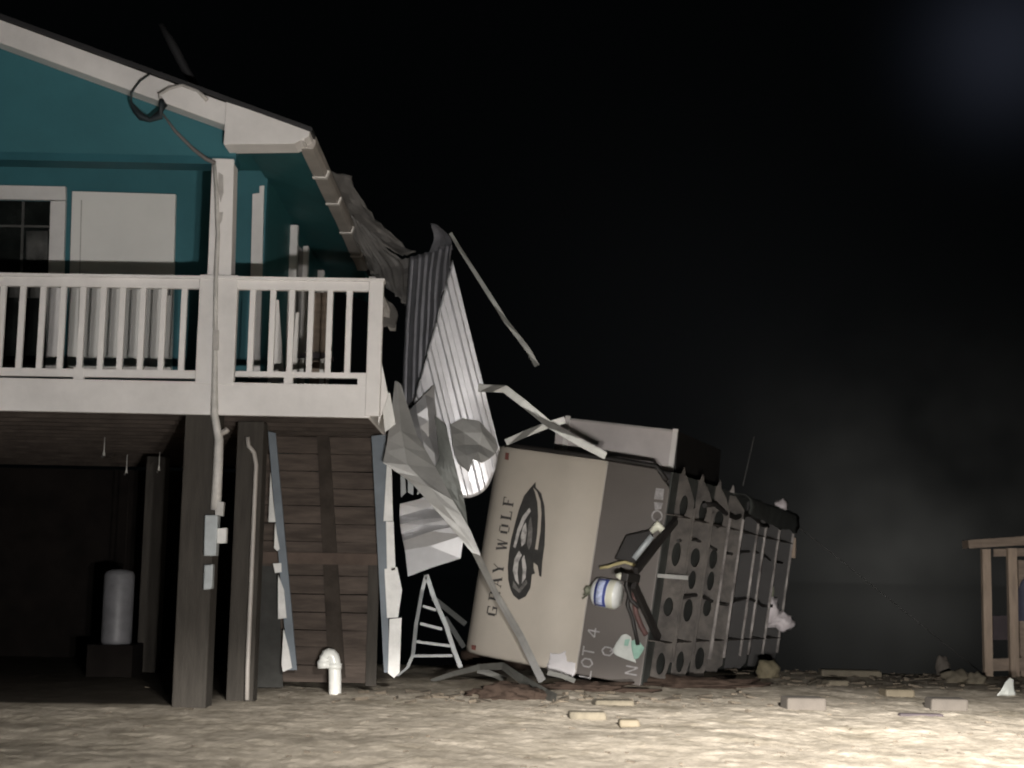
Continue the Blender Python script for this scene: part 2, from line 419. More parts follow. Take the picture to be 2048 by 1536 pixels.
# ------------------------------------------------------------------ GROUND
def spaced(lo, hi, step, far_lo, far_hi):
    a = []; x = lo; s = step
    while x > far_lo: s *= 1.35; x -= s; a.append(x)
    a.reverse(); n = int((hi - lo) / step); a += [lo + step * i for i in range(n + 1)]
    x = a[-1]; s = step
    while x < far_hi: s *= 1.35; x += s; a.append(x)
    return a
def gheight(x, y):
    z = 0.0
    if -9 < x < 12 and 5 < y < 26:
        p = V((x, y, 0))
        z += 0.030 * noise.noise(V((x * 0.7, y * 0.9, 1.0))) + 0.014 * noise.noise(V((x * 2.6 + y, y * 1.9, 4.0)))
        z += 0.009 * noise.noise(V((x * 6 + y * 2, y * 4.5, 9.0))) + 0.011 * noise.noise(V((x * 15, y * 11, 2.0)))
        if x < -2.4 and y > 13.2: z *= 0.35
    t = max(0.0, min(1.0, (y - 20.0) / 6.0)); t = t * t * (3 - 2 * t)
    return z - 1.3 * t
gx = spaced(-5.6, 7.6, 0.042, -900, 900); gy = spaced(8.4, 20.6, 0.042, -60, 2500)
mb = MB(); mb.grid([[(x, y, gheight(x, y)) for x in gx] for y in gy])
g = mb.build('ground', 'sand_ground', at_zero=True); tag(g, kind='structure')

# ------------------------------------------------------------------ HOUSE
YF = 13.3
house = thing('stilt_house', 'teal stilt house with white porch railing and storm torn eave', 'house', (-3.5, 15.0, 0.0))
def part(mb, name, m, parent=None, **k): return mb.build(name, m, parent or house, **k)
EAVE_X, EAVE_Z = -1.89, 5.12
SL = (6.13 - 5.14) / (4.71 - 1.89)          # roof slope
RIDGE_X = -6.4; YB = 21.5
# gable face above the porch and its beam
WX = -2.60; CZ = 5.34
RX = at(471, 300, 13.34).x; GZ = at(470, 316, 13.34).z
def roofz(x): return EAVE_Z + (EAVE_X - x) * SL if x > RIDGE_X else EAVE_Z + (EAVE_X - RIDGE_X) * SL - (RIDGE_X - x) * SL
part(MB().prism([(RX, 13.36, GZ + .02), (RX, 13.36, roofz(RX) - .06), (RIDGE_X, 13.36, roofz(RIDGE_X) - .06), (-10.6, 13.36, roofz(-10.6) - .06), (-10.6, 13.36, GZ + .02)], (0, .12, 0)), 'gable_wall', 'teal_paint')
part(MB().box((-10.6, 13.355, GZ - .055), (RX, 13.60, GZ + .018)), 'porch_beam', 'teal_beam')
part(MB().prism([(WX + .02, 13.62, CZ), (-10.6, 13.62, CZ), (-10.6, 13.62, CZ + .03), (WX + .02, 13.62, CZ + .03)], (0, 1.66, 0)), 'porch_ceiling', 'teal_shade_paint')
# rake board and boxed eave end
rk = 0.215
part(MB().prism([(EAVE_X - .02, 13.10, roofz(EAVE_X)), (RIDGE_X, 13.10, roofz(RIDGE_X)), (RIDGE_X, 13.10, roofz(RIDGE_X) - rk), (EAVE_X - .70, 13.10, roofz(EAVE_X - .70) - rk), (EAVE_X - .02, 13.10, roofz(EAVE_X) - .09)], (0, .24, 0)), 'rake_board', 'white_paint', bevel=.006)
part(MB().prism([(-11, 13.10, roofz(-11)), (RIDGE_X, 13.10, roofz(RIDGE_X)), (RIDGE_X, 13.10, roofz(RIDGE_X) - rk), (-11, 13.10, roofz(-11) - rk)], (0, .24, 0)), 'rake_board', 'white_paint', bevel=.006)
part(pxprism([(452, 203), (612, 257), (620, 260), (618, 272), (588, 287), (447, 289)], 13.085, .30), 'eave_box', 'white_paint', bevel=.006)
# roof slopes and ridge
part(MB().prism([(EAVE_X + .05, 13.06, roofz(EAVE_X + .05) + .004), (RIDGE_X, 13.06, roofz(RIDGE_X) + .004), (RIDGE_X, 13.06, roofz(RIDGE_X) + .045), (EAVE_X + .05, 13.06, roofz(EAVE_X + .05) + .045)], (0, YB - 13.06, 0)), 'roof', 'roof_dark')
part(MB().prism([(-11.2, 13.06, roofz(-11.2) + .004), (RIDGE_X, 13.06, roofz(RIDGE_X) + .004), (RIDGE_X, 13.06, roofz(RIDGE_X) + .045), (-11.2, 13.06, roofz(-11.2) + .045)], (0, YB - 13.06, 0)), 'roof', 'roof_dark')
WX = -2.60
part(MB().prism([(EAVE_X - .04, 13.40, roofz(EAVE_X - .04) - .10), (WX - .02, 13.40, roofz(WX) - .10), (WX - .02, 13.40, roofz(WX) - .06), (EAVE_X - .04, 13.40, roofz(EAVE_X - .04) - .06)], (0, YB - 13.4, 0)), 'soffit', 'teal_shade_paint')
# gutter along the eave
gmb = MB(); gy0, gy1 = 13.12, 18.6
prof = [(-.085, -.085), (.03, -.085), (.05, -.04), (.055, .03), (.035, .03), (-.085, .02)]
def gutz(y): return EAVE_Z - .02 - max(0, y - 16.2) * 0.02
rows = []
for k in range(24):
    y = gy0 + .2 + (gy1 - gy0 - .2) * k / 23
    rows.append([(EAVE_X + px_ + .012 * noise.noise(V((0, y * 2, 0))), y, gutz(y) + pz_ + .010 * noise.noise(V((3, y * 1.7, 0)))) for px_, pz_ in prof])
gmb.grid(rows, smooth=False, closed=True); gmb.face(rows[0]); gmb.face(rows[-1])
gutter = part(gmb, 'gutter', 'grey_trim')
for y in (14.25, 15.3, 16.6, 17.75):
    b = MB().prism([(EAVE_X - .095, y, gutz(y) - .096), (EAVE_X + .045, y, gutz(y) - .096), (EAVE_X + .07, y, gutz(y) - .02), (EAVE_X + .055, y, gutz(y) - .02), (EAVE_X + .03, y, gutz(y) - .088), (EAVE_X - .095, y, gutz(y) - .088)], (0, .07, 0))
    b.build('bracket', 'trim_white', gutter)
# wall behind the porch, side wall
YW = 15.3; FLOOR_Z = 2.86
part(MB().box((-10.6, YW, FLOOR_Z - .02), (WX, YW + .12, CZ + .02)), 'front_wall', 'teal_paint')
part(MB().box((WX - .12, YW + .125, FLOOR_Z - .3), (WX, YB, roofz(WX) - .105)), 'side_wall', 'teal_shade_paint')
part(pxprism([(505, 388), (519, 386), (519, 372), (528, 371), (519, 757), (496, 757)], YW - .032, .035), 'corner_board', 'white_paint')
# window left of the door
win = part(MB().prism([at(-120, 368, YW - .06), at(131, 373, YW - .06), at(131, 400, YW - .06), at(-120, 396, YW - .06)], (0, .05, 0)), 'window', 'white_paint')
MB().prism([at(101, 402, YW - .058), at(131, 402, YW - .058), at(120, 752, YW - .058), at(90, 752, YW - .058)], (0, .05, 0)).build('frame', 'white_paint', win)
MB().prism([at(-120, 399, YW - .02), at(100, 403, YW - .02), at(90, 750, YW - .02), at(-130, 750, YW - .02)], (0, .012, 0)).build('pane', 'glass', win)
MB().prism([at(44, 403, YW - .032), at(49, 403, YW - .032), at(38, 750, YW - .032), at(33, 750, YW - .032)], (0, .01, 0)).build('muntin', 'curtain', win)
MB().prism([at(-120, 448, YW - .034), at(99, 451, YW - .034), at(99, 455, YW - .034), at(-120, 452, YW - .034)], (0, .01, 0)).build('muntin', 'curtain', win)
MB().prism([at(-120, 570, YW - .045), at(95, 574, YW - .045), at(95, 596, YW - .045), at(-120, 592, YW - .045)], (0, .02, 0)).build('sash_rail', 'curtain', win)
cm = MB(); cm.grid([[at(x, y, YW - .024 - .002 * math.sin(x * .5)) for x in range(52, 97, 4)] for y in (462, 490, 520)]); cm.build('curtain', 'curtain', win, solid=.003)
# white panel door
door = part(pxprism([(144, 382), (351, 388), (342, 748), (133, 746)], YW - .07, .06), 'door', 'door_white', bevel=.004)
pxprism([(162, 400), (164, 400), (156, 735), (154, 735)], YW - .072, .01).build('panel_joint', 'smudge', door)
pxprism([(334, 570), (341, 570), (340, 590), (333, 590)], YW - .11, .035).build('handle', 'handle_metal', door)
# windows on the side wall, seen at a grazing angle
def sidewin(y0, y1, z0, z1, n):
    w = part(MB().box((WX, y0, z0), (WX + .085, y0 + .10, z1)), 'window', 'white_paint')
    MB().box((WX, y1 - .12, z0), (WX + .07, y1, z1 - .02)).build('frame', 'white_paint', w)
    MB().box((WX, y0 + .12, z1 - .1), (WX + .010, y1 - .12, z1)).build('frame', 'teal_shade_paint', w)
    MB().box((WX, y0 + .12, z0), (WX + .012, y1 - .12, z1 - .1)).build('pane', 'glass', w)
sidewin(17.0, 18.15, 2.95, 5.17, 0); sidewin(19.5, 20.6, 2.95, 5.15, 1)
# porch post with grey weather stains
post = part(pxprism([(424, 316), (468, 318), (462, 560), (414, 560)], 13.33, .20), 'porch_post', 'white_paint', bevel=.008)
pxprism([(437, 344), (446, 350), (447, 385), (441, 405), (436, 380)], 13.326, .01).build('stain', 'smudge', post)
pxprism([(435, 425), (446, 424), (444, 440), (438, 452)], 13.326, .01).build('stain', 'smudge', post)
# deck: fascia, boards, joists
DX1 = at(741, 800, YF).x; FZ0 = at(400, 829, YF).z; FZ1 = at(400, 763, YF).z
DX0 = -9.5
deck = part(MB().box((DX0, YF + .045, FLOOR_Z - .05), (DX1 - .03, YB, FLOOR_Z - .015)), 'deck', 'joist_wood')
MB().box((DX0, YF, FZ0), (DX1, YF + .04, FZ1)).build('fascia', 'white_paint', deck, bevel=.005)
MB().box((DX1 - .025, YF + .041, FZ0 + .002), (DX1, 15.0, FZ1)).build('fascia', 'white_paint', deck, bevel=.005)
for k in range(18):
    y = 13.75 + k * .42
    MB().box((DX0, y, FZ0 + .03), (DX1 - .04, y + .045, FLOOR_Z - .052)).build('joist', 'joist_wood', deck)
# railing
rail = part(pxprism([(-140, 545), (766, 560), (766, 583), (-140, 569)], YF + .012, .06), 'railing', 'white_paint', bevel=.006)
MB().prism([at(-140, 543, YF - .02), at(769, 557, YF - .02), at(769, 563, YF - .02), at(-140, 549, YF - .02)], (0, .13, 0)).build('cap_rail', 'white_paint', rail)
pxprism([(-140, 733), (395, 741), (395, 757), (-140, 749)], YF + .014, .05).build('bottom_rail', 'white_paint', rail)
pxprism([(470, 742), (735, 746), (735, 757), (470, 753)], YF + .014, .05).build('bottom_rail', 'white_paint', rail)
def newel(x0, x1, yb, y0=549, ym=700, dy=0.0):
    z1 = at(x0, y0, YF).z; xb0 = at(x0, ym, YF); xb0.z = at(x0, yb, YF).z
    w = at(x1, ym, YF).x - xb0.x
    return MB().box((xb0.x, YF - .006 - dy, xb0.z), (xb0.x + w, YF + .07, z1))
newel(393, 470, 768).build('newel_post', 'white_paint', rail, bevel=.006)
newel(736, 765, 832, 557, 640, .004).build('newel_post', 'white_paint', rail, bevel=.006)
pxprism([(147, 735), (167, 735), (166, 770), (146, 770)], YF + .006, .05).build('rail_foot', 'white_paint', rail)
pxprism([(568, 743), (586, 743), (585, 772), (567, 772)], YF + .006, .05).build('rail_foot', 'white_paint', rail)
pxprism([(715, 750), (741, 750), (741, 772), (715, 772)], YF + .006, .05).build('rail_foot', 'white_paint', rail)
zb0, zb1 = at(300, 742, YF).z, at(300, 560, YF).z
bx = [-46, -5, 35, 76, 117, 157, 198, 237, 278, 320, 361, 499, 540, 578, 617, 655, 694]
first = None
for x in bx:
    p = at(x, 724, YF)
    if first is None:
        first = MB().box((p.x - .026, YF + .022, zb0), (p.x + .026, YF + .062, zb1)).build('baluster', 'white_paint', rail, bevel=.003); fx = p.x
    else:
        copy_child(first, rail, (p.x - fx, 0, 0))
# side railing going back from the corner
MB().box((DX1 - .06, YF + .10, zb1), (DX1 + .0, 15.9, zb1 + .09)).build('side_rail', 'white_paint', rail)
MB().prism([at(757, 690, 13.46), at(766, 740, 13.46), at(776, 788, 13.46), at(757, 850, 13.46)], (0, .03, 0)).build('side_panel', 'white_paint', rail)
# pilings
def piling(x0, x1, yb, Y, m='old_wood', z1=None):
    b = at(x0, yb, Y); w = at(x1, yb, Y).x - b.x
    return part(MB().box((b.x, Y, -.25), (b.x + w, Y + w, (z1 or FZ0 + .05))), 'piling', m, bevel=.012)
piling(343, 411, 1408, 13.33); piling(452, 506, 1388, 14.1, z1=FZ0 + .028)
piling(272, 312, 1330, 17.6, z1=2.5)
# plank wall of the lower enclosure
YP = 15.5
wall = None
pw = MB(); zz = .08; k = 0
while zz < 2.60:
    h = .17 + .02 * random.random()
    xl, xr = at(508, 1200, YP).x, at(757, 1200, YP).x
    dy = random.uniform(-.012, .012)
    pw.prism([(xl, YP + dy, zz), (xr, YP - dy, zz + random.uniform(-.006, .006)), (xr, YP - dy, zz + h - .006), (xl, YP + dy, zz + h - .007 + random.uniform(-.006, .006))], (0, .03, 0)); zz += h
wall = part(pw, 'plank_wall', 'plank_wood')
pxprism([(508, 1103), (771, 1108), (770, 1131), (507, 1126)], YP - .09, .075).build('rail', 'rail_wood', wall)
pxprism([(634, 870), (658, 870), (690, 1355), (657, 1355)], YP - .045, .035).build('batten_shade_strip', 'post_shade', wall)  # dark leaning strip: a post's shadow put in as colour
pxprism([(737, 1130), (758, 1130), (752, 1372), (731, 1372)], YP - .05, .04).build('batten_shade_strip', 'old_wood', wall)
pxprism([(512, 1132), (556, 1132), (566, 1375), (508, 1375)], YP - .03, .02).build('patch_board', 'patch_wood', wall)
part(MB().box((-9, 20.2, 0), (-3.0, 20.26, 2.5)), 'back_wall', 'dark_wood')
# blue grey trim boards with torn white vinyl strips
def trim(board, whites, Y):
    b = part(pxprism(board, Y, .035), 'trim_board', 'blue_board')
    for w in whites: pxprism(w, Y - .02, .018).build('vinyl_strip', 'pvc_trim', b)
trim([(536, 863), (551, 866), (594, 1340), (576, 1340)], [[(541, 945), (546, 1000), (551, 1044), (537, 1044)], [(550, 1046), (559, 1098), (554, 1102), (548, 1096)], [(546, 1127), (562, 1126), (563, 1144), (550, 1146)],
     [(556, 1150), (568, 1180), (573, 1236), (556, 1238)], [(567, 1258), (578, 1300), (584, 1336), (566, 1344), (563, 1330)]], 15.2)
trim([(743, 872), (772, 868), (778, 1345), (768, 1345)], [[(774, 925), (783, 930), (786, 1042), (767, 1042)], [(772, 1043), (787, 1043), (791, 1140), (774, 1140)], [(769, 1138), (794, 1134), (804, 1180), (796, 1235), (774, 1236)], [(779, 1238), (803, 1236), (799, 1345), (788, 1356), (776, 1346)]], 15.2)
part(pxprism([(762, 787), (780, 786), (791, 848), (770, 864)], 13.7, .03), 'trim_board', 'pvc_trim')
# conduit and meter boxes between the pilings
cy = 13.28
cond = part(MB().tube([at(*q) for q in [(428, 322, cy), (433, 380, cy), (436, 470, cy), (432, 560, cy), (430, 700, cy), (429, 830, cy), (438, 880, cy), (435, 950, cy), (431, 1020, cy)]], [.016, .018, .019, .02, .022, .034, .04, .044, .046]), 'conduit', 'conduit_pale')
pxprism([(426, 660), (437, 660), (437, 700), (426, 700)], 13.24, .02).build('strap', 'smudge', cond)
MB().tube([at(440, 868, cy), at(452, 862, cy), at(456, 858, cy)], .025).build('elbow', 'grey_trim', cond)
mbx = part(pxprism([(409, 1030), (436, 1030), (432, 1112), (407, 1112)], 13.2, .12), 'meter_box', 'box_grey', bevel=.01)
pxprism([(433, 1057), (453, 1056), (452, 1086), (434, 1087)], 13.22, .06).build('meter', 'pvc_trim', mbx)
pxprism([(432, 1000), (448, 1005), (446, 1032), (430, 1030)], 13.24, .05).build('hub', 'conduit_grey', mbx)
part(pxprism([(408, 1130), (426, 1128), (424, 1178), (406, 1180)], 13.22, .09), 'junction_box', 'box_grey', bevel=.01)
part(MB().tube([at(*q) for q in [(495, 874, 14.0), (497, 892, 14.0), (508, 905, 14.0), (512, 930, 14.0), (507, 1050, 14.0), (500, 1220, 14.0), (495, 1340, 14.0), (494, 1400, 14.0)]], .021), 'drain_pipe', 'grey_trim')

# stray things on the porch and by the house
def single(mb, name, m, label, cat, group=None, **k):
    return tag(mb.build(name, m, None, **k), label, cat, group)
single(pxprism([(548, 598), (557, 600), (571, 800), (533, 800)], 14.6, .04), 'board', 'trim_white', 'white tapered board leaning on porch behind right railing', 'board')
single(pxprism([(592, 625), (598, 625), (591, 798), (577, 798)], 14.7, .03), 'board', 'trim_white', 'short narrow white board standing behind the porch balusters', 'board')
single(pxprism([(627, 585), (655, 585), (650, 810), (616, 810)], 15.0, .03), 'board', 'brown_timber', 'wide brown panel standing on porch behind right railing', 'board')
ch = thing('porch_bench', 'low dark bench with pale slats on the porch floor', 'bench', at(620, 752, 14.9))
pxprism([(583, 705), (660, 706), (660, 716), (583, 715)], 14.8, .3).build('seat', 'board_dark', ch)
for x in (588, 600, 640): pxprism([(x, 714), (x + 8, 714), (x + 5, 796), (x - 3, 796)], 14.85, .05).build('leg', 'pvc_trim', ch)
single(sheet(A([[(762, 592, 15.0), (782, 605, 15.1)], [(764, 620, 15.0), (795, 625, 15.2)], [(764, 652, 14.95), (790, 655, 15.1)]]), 8, 8, crumple=.02, cscale=8, ragged=.006), 'sheet_scrap', 'roof_sheet_back', 'small torn grey scrap hanging beside the porch corner post', 'scrap', solid=.004)

vp = MB(); vb = gnd(671, 1390)
vy = vb.y
vp.tube([vb + V((0, 0, -.1))] + [at(x, y, vy) for x, y in [(670, 1355), (669.5, 1335), (668.5, 1322), (666, 1314), (662, 1309.5), (658, 1308.5), (654, 1310.5), (650.5, 1316), (649, 1323), (649, 1334)]], .062, 16)
vent = thing('vent_pipe', 'white plastic vent pipe with hooked top standing before plank wall', 'pipe', vb)
vp.build('pipe', 'pvc_pipe', vent)
e0 = at(669, 1338, vy); e1 = at(670, 1326, vy); MB().tube([e0, e1], .070, 16).build('coupling', 'pvc_pipe', vent)
MB().tube([at(648.5, 1322, vy), at(649, 1336, vy)], .069, 16).build('coupling', 'pvc_pipe', vent)

wh_b = at(232, 1288, 17.0)
wh = thing('water_heater', 'dim white cylindrical water tank under the house', 'water tank', wh_b)
prof = [(0.0, 0), (.15, 0), (.165, .02), (.168, .05), (.168, .76), (.15, .80), (.08, .825), (0, .83)]
wm = MB(); wm.grid([[wh_b + V((r_ * math.cos(t * math.pi / 12), r_ * math.sin(t * math.pi / 12), h_)) for t in range(24)] for r_, h_ in prof], closed=True)
wm.build('tank', 'tank_white', wh)
MB().tube([wh_b + V((.05, 0, .82)), wh_b + V((.05, 0, 1.9))], .012).build('pipe', 'dark_wood', wh)
wb = MB().box((wh_b.x - .25, wh_b.y - .25, 0), (wh_b.x + .25, wh_b.y + .25, wh_b.z))
single(wb, 'wooden_stand', 'dark_wood', 'dark wooden stand beneath the white water tank', 'stand')
for i, (x, y, lab) in enumerate([(208, 905, 'small pale piece added as a glint above the water tank, higher than the others'), (253, 940, 'small pale piece added as a glint under the joists, right of the highest one'), (318, 935, 'small pale piece added as a glint under the joists beside the rear piling')]):
    p = at(x, y, 15.6)  # pale pieces added in place of small glints under the joists
    single(MB().tube([p + V((0, 0, .16)), p + V((0, 0, .03)), p + V((0, 0, -.03)), p + V((-.015, -.01, -.05))], [.004, .006, .017, .012], 8), 'glint_piece', 'conduit_grey', lab, 'glint_piece', 'pale pieces added as glints under the house')

# service cable at the gable
cab = thing('service_cable', 'dark looped power cable dangling across the teal gable', 'cable', at(300, 220, 13.0))
cg = 13.02
MB().tube([at(x, y, cg) for x, y in [(300, 148), (280, 162), (263, 185), (262, 205), (272, 222), (283, 234), (300, 240), (318, 232), (326, 210), (322, 198)]], [.008, .009, .010, .012, .030, .036, .022, .042, .042, .018]).build('loop', 'cable_black', cab)
MB().tube([at(x, y, cg) for x, y in [(322, 198), (318, 188), (340, 176), (365, 170), (395, 182), (414, 200)]], [.02, .016, .016, .012, .012, .020]).build('loop', 'smudge', cab)
MB().tube([at(x, y, 13.2) for x, y in [(326, 228), (350, 262), (385, 297), (412, 318), (430, 326)]], [.008, .014, .016, .018, .018]).build('drop', 'cable_grey', cab)
single(MB().tube([at(x, y, 14.2) for x, y in [(322, 50), (345, 90), (370, 138), (400, 185), (425, 215)]], [.03, .045, .045, .03, .03]), 'roof_mast', 'roof_dark', 'bent dark mast rising above the gable roof edge', 'mast')

# ------------------------------------------------------------------ torn roof sheets
ts = thing('roof_sheet', 'large ribbed roof sheet torn loose and hanging beside the porch', 'roof sheet', at(900, 990, 16.2))
def ribbed(cols, nu, nv, **k):
    """columns of (start, middle, end) pixels with depth: ribs stay parallel where the fold cuts across them"""
    return sheet([[at(*c[i]) for c in cols] for i in range(3)], nu, nv, **k)
sheet(A([[(862, 446, 16.4), (868, 448, 16.35), (874, 451, 16.3)], [(868, 480, 16.45), (884, 474, 16.4), (898, 474, 16.25)], [(858, 505, 16.5), (884, 500, 16.4), (907, 500, 16.2)]]), 9, 5, crumple=.03, cscale=4, seed=31, linear=True).build('torn_peak', 'sheet_shaded', ts, solid=.002)
dcol = []
for x0, y0, x1, y1 in ((820, 515, 804, 812), (842, 509, 829, 803), (863, 502, 849, 733), (885, 494, 874, 640), (906, 490, 904, 530)):
    Yt = 16.9 - (x0 - 820) / 86 * .7; dcol.append([(x0, y0, Yt), ((x0 + x1) / 2 - 2, (y0 + y1) / 2, Yt - .03), (x1, y1, 16.85 - (x1 - 804) / 100 * .75)])
ribbed(dcol, 16, 100, ribs=6.5, amp=.024, crumple=.010, cscale=2, seed=1).build('shaded_half', 'sheet_shaded', ts, solid=.002)
bcol = []
for t, xe, ye in ((1.0, 866, 948), (.75, 911, 990), (.5, 948, 993), (.25, 980, 966), (0.0, 999, 900)):
    xs, ys = 905 + (828 - 905) * t, 520 + (805 - 520) * t
    Yt = 16.1 + .10 * (1 - t); bcol.append([(xs, ys, Yt), ((xs + xe) / 2, (ys + ye) / 2, Yt - .05), (xe, ye, Yt - .02)])
ribbed(bcol, 22, 110, ribs=4, amp=.032, crumple=.024, cscale=2.2, seed=2, grow=True).build('bright_half', 'sheet_metal', ts, solid=.002)
fl = sheet(A([[(901, 852, 15.98), (924, 837, 16.0), (958, 842, 16.0), (992, 878, 16.02)], [(903, 880, 15.86), (930, 872, 15.92), (965, 876, 15.95), (998, 900, 16.0)], [(908, 908, 15.76), (932, 902, 15.84), (958, 900, 15.88), (982, 915, 15.95)], [(918, 926, 15.70), (938, 944, 15.72), (944, 918, 15.80), (962, 926, 15.88)]]), 4, 3, linear=True, crumple=.05, cscale=5, seed=3, sharp=4)
fl.build('folded_flap', 'flashing', ts, solid=.003)
f2 = sheet(A([[(822, 822, 15.9), (840, 800, 15.8), (868, 770, 15.9)], [(830, 870, 15.8), (850, 865, 15.7), (872, 840, 15.9)], [(850, 960, 15.8), (865, 945, 15.7), (885, 930, 15.9)]]), 5, 3, crumple=.05, cscale=5, seed=5, linear=True, sharp=3)
f2.build('crumpled_corner', 'bare_metal', ts, solid=.002)
f3 = sheet(A([[(868, 830, 15.75), (892, 850, 15.7)], [(880, 920, 15.7), (915, 950, 15.65)], [(850, 960, 15.6), (930, 1005, 15.7)], [(890, 1010, 15.6), (938, 1060, 15.7)]]), 10, 6, crumple=.03, cscale=4, seed=6, linear=True)
f3.build('dark_fold', 'flashing_dark', ts, solid=.002)

single(sheet(A([[(790, 762, 15.0), (796, 764, 15.0), (802, 770, 15.0)], [(775, 880, 14.8), (802, 862, 14.80), (834, 872, 14.9)], [(766, 925, 14.7), (815, 930, 14.71), (872, 935, 14.8)],
                [(822, 965, 14.7), (860, 975, 14.67), (905, 1000, 14.7)], [(890, 1040, 14.7), (915, 1050, 14.68), (942, 1062, 14.7)], [(944, 1105, 14.7), (953, 1108, 14.695), (962, 1112, 14.7)],
                [(989, 1195, 15.4), (995, 1194, 15.395), (1001, 1192, 15.4)], [(1034, 1275, 15.9), (1041, 1272, 15.895), (1047, 1268, 15.9)], [(1078, 1366, 16.3), (1085, 1363, 16.295), (1091, 1358, 16.3)]]), 16, 2, crumple=.014, cscale=3, seed=8, linear=True, sharp=3),
       'flashing', 'flashing', 'long grey flashing twisted from porch corner down across the trailer front', 'flashing', solid=.003)
single(sheet(A([[(800, 1008, 15.70), (838, 998, 15.70), (872, 983, 15.74)], [(799, 1032, 15.75), (850, 1018, 15.76), (890, 1003, 15.74)], [(800, 1048, 15.64), (848, 1038, 15.66), (902, 1018, 15.72)], [(803, 1066, 15.70), (846, 1050, 15.74), (912, 1034, 15.66)],
                [(806, 1082, 15.63), (864, 1062, 15.60), (922, 1050, 15.68)], [(810, 1100, 15.72), (860, 1092, 15.72), (928, 1070, 15.66)], [(816, 1153, 15.66), (864, 1135, 15.66), (921, 1117, 15.68)]]), 6, 2, crumple=.012, cscale=5, seed=9, linear=True, sharp=2),
       'roof_sheet', 'bare_metal', 'crumpled grey roof sheet hanging low above the ladder', 'roof sheet', 'roof sheets torn from the house', solid=.003)
for i, q in enumerate([[(800, 925), (808, 928), (812, 985), (802, 995)], [(815, 940), (828, 950), (826, 990), (816, 985)], [(838, 960), (846, 955), (842, 985), (834, 990)]]):
    single(pxprism(q, 15.7, .02), 'metal_shred', 'aluminium', ['narrow metal shred nearest the corner trim board', 'middle metal shred behind the twisted flashing', 'short bright metal shred above the crumpled sheet'][i], 'metal shred', 'metal shreds behind the flashing')
single(sheet(A([[(655, 342, 16.2), (690, 350, 16.4), (698, 356, 16.5)], [(668, 375, 16.3), (700, 385, 16.6), (722, 400, 16.7)], [(690, 425, 16.6), (725, 430, 16.9), (760, 448, 17.0)], [(735, 470, 17.0), (770, 470, 17.2), (800, 485, 17.3)], [(800, 512, 17.2), (815, 508, 17.3), (832, 508, 17.4)]]), 18, 7, crumple=.05, cscale=5, seed=11, ragged=.015),
       'roof_sheet', 'roof_sheet_back', 'narrow grey roof sheet peeled back above the gutter', 'roof sheet', 'roof sheets torn from the house', solid=.004)
single(sheet(A([[(690, 420, 16.6), (712, 440, 16.8), (735, 462, 17.0)], [(705, 470, 16.8), (745, 490, 17.0), (800, 520, 17.2)], [(728, 515, 17.0), (775, 535, 17.1), (828, 520, 17.2)], [(740, 545, 17.0), (785, 570, 17.0), (825, 575, 17.1)], [(765, 548, 16.9), (800, 600, 16.9), (818, 612, 17.0)]]), 18, 45, ribs=5, amp=.022, crumple=.03, cscale=4, seed=12, ragged=.01),
       'roof_sheet', 'roof_sheet_back', 'wide grey roof sheet sagging behind the porch rail corner', 'roof sheet', 'roof sheets torn from the house', solid=.004)

def strip(pts, Y, w, label, m='strip_metal', thick=.012, name='metal_strip'):
    """bent metal trim: smooth path through pixels, width lies across the path"""
    P = [at(q[0], q[1], q[2] if len(q) > 2 else Y) for q in pts]
    n = len(P) - 1; path = P
    wd = []
    for i in range(n + 1):
        t = path[min(i + 1, n)] - path[max(i - 1, 0)]; wd.append(t.cross(V((0, 1, 0))).normalized() + V((0, .25 * math.sin(i * 1.9), 0)))
    ws = w if isinstance(w, (int, float)) else [w[0] + (w[1] - w[0]) * i / n for i in range(n + 1)]
    return single(MB().ribbon(path, ws, wd, thick, (0.2, 1, .1)), name, m, label, 'metal strip', 'bent metal strips of roof edging')
strip([(901, 466), (915, 490), (950, 545), (985, 600), (1010, 640), (1040, 678), (1058, 702), (1074, 732)], 16.3, (.038, .058), 'long pale strip swinging free against the night sky')
strip([(957, 776), (985, 777), (1010, 778), (1045, 805), (1100, 850), (1160, 885), (1212, 912)], 16.0, (.085, .08), 'arched strip bending from the hanging sheet onto the trailer')
strip([(1012, 885), (1050, 868), (1095, 850), (1130, 840)], 16.4, .075, 'short strip lying over the upper trailer corner')
strip([(862, 1362, 16.9), (905, 1348, 16.8), (960, 1334, 16.6), (1005, 1332, 16.3), (1045, 1360, 15.8), (1090, 1388, 15.0), (1112, 1400, 14.5)], 15.2, (.04, .12), 'kinked strip on sand before the trailer', 'ground_strip')
strip([(955, 1340), (985, 1348), (1012, 1360)], 16.8, .06, 'short flat strip behind the kinked ground strip', 'ground_strip')
strip([(1095, 1345), (1125, 1352), (1150, 1362)], 16.2, .05, 'small strip lying under the trailer front edge', 'ground_strip')

lad = thing('step_ladder', 'aluminium step ladder leaning under the crumpled sheet', 'ladder', at(850, 1345, 17.45))
ly = 17.45
MB().ribbon([at(852, 1152, ly), at(845, 1180, ly), at(832, 1250, ly - .05), at(826, 1310, ly - .1), at(815, 1335, ly - .1), at(795, 1352, ly - .1)], .042, (1, 0, .1), .03, (0, 1, 0)).build('side_rail', 'aluminium', lad)
MB().ribbon([at(853, 1150, ly), at(868, 1195, ly), at(892, 1250, ly - .02), at(908, 1300, ly - .04), at(922, 1336, ly - .05)], .05, (1, 0, .3), .03, (0, 1, 0)).build('side_rail', 'aluminium', lad)
for (x0, y0, x1, y1) in [(846, 1212, 872, 1220), (840, 1247, 884, 1258), (833, 1283, 900, 1292), (828, 1312, 905, 1311)]:
    MB().bar(at(x0, y0, ly), at(x1, y1, ly), .03, .034).build('rung', 'aluminium', lad)
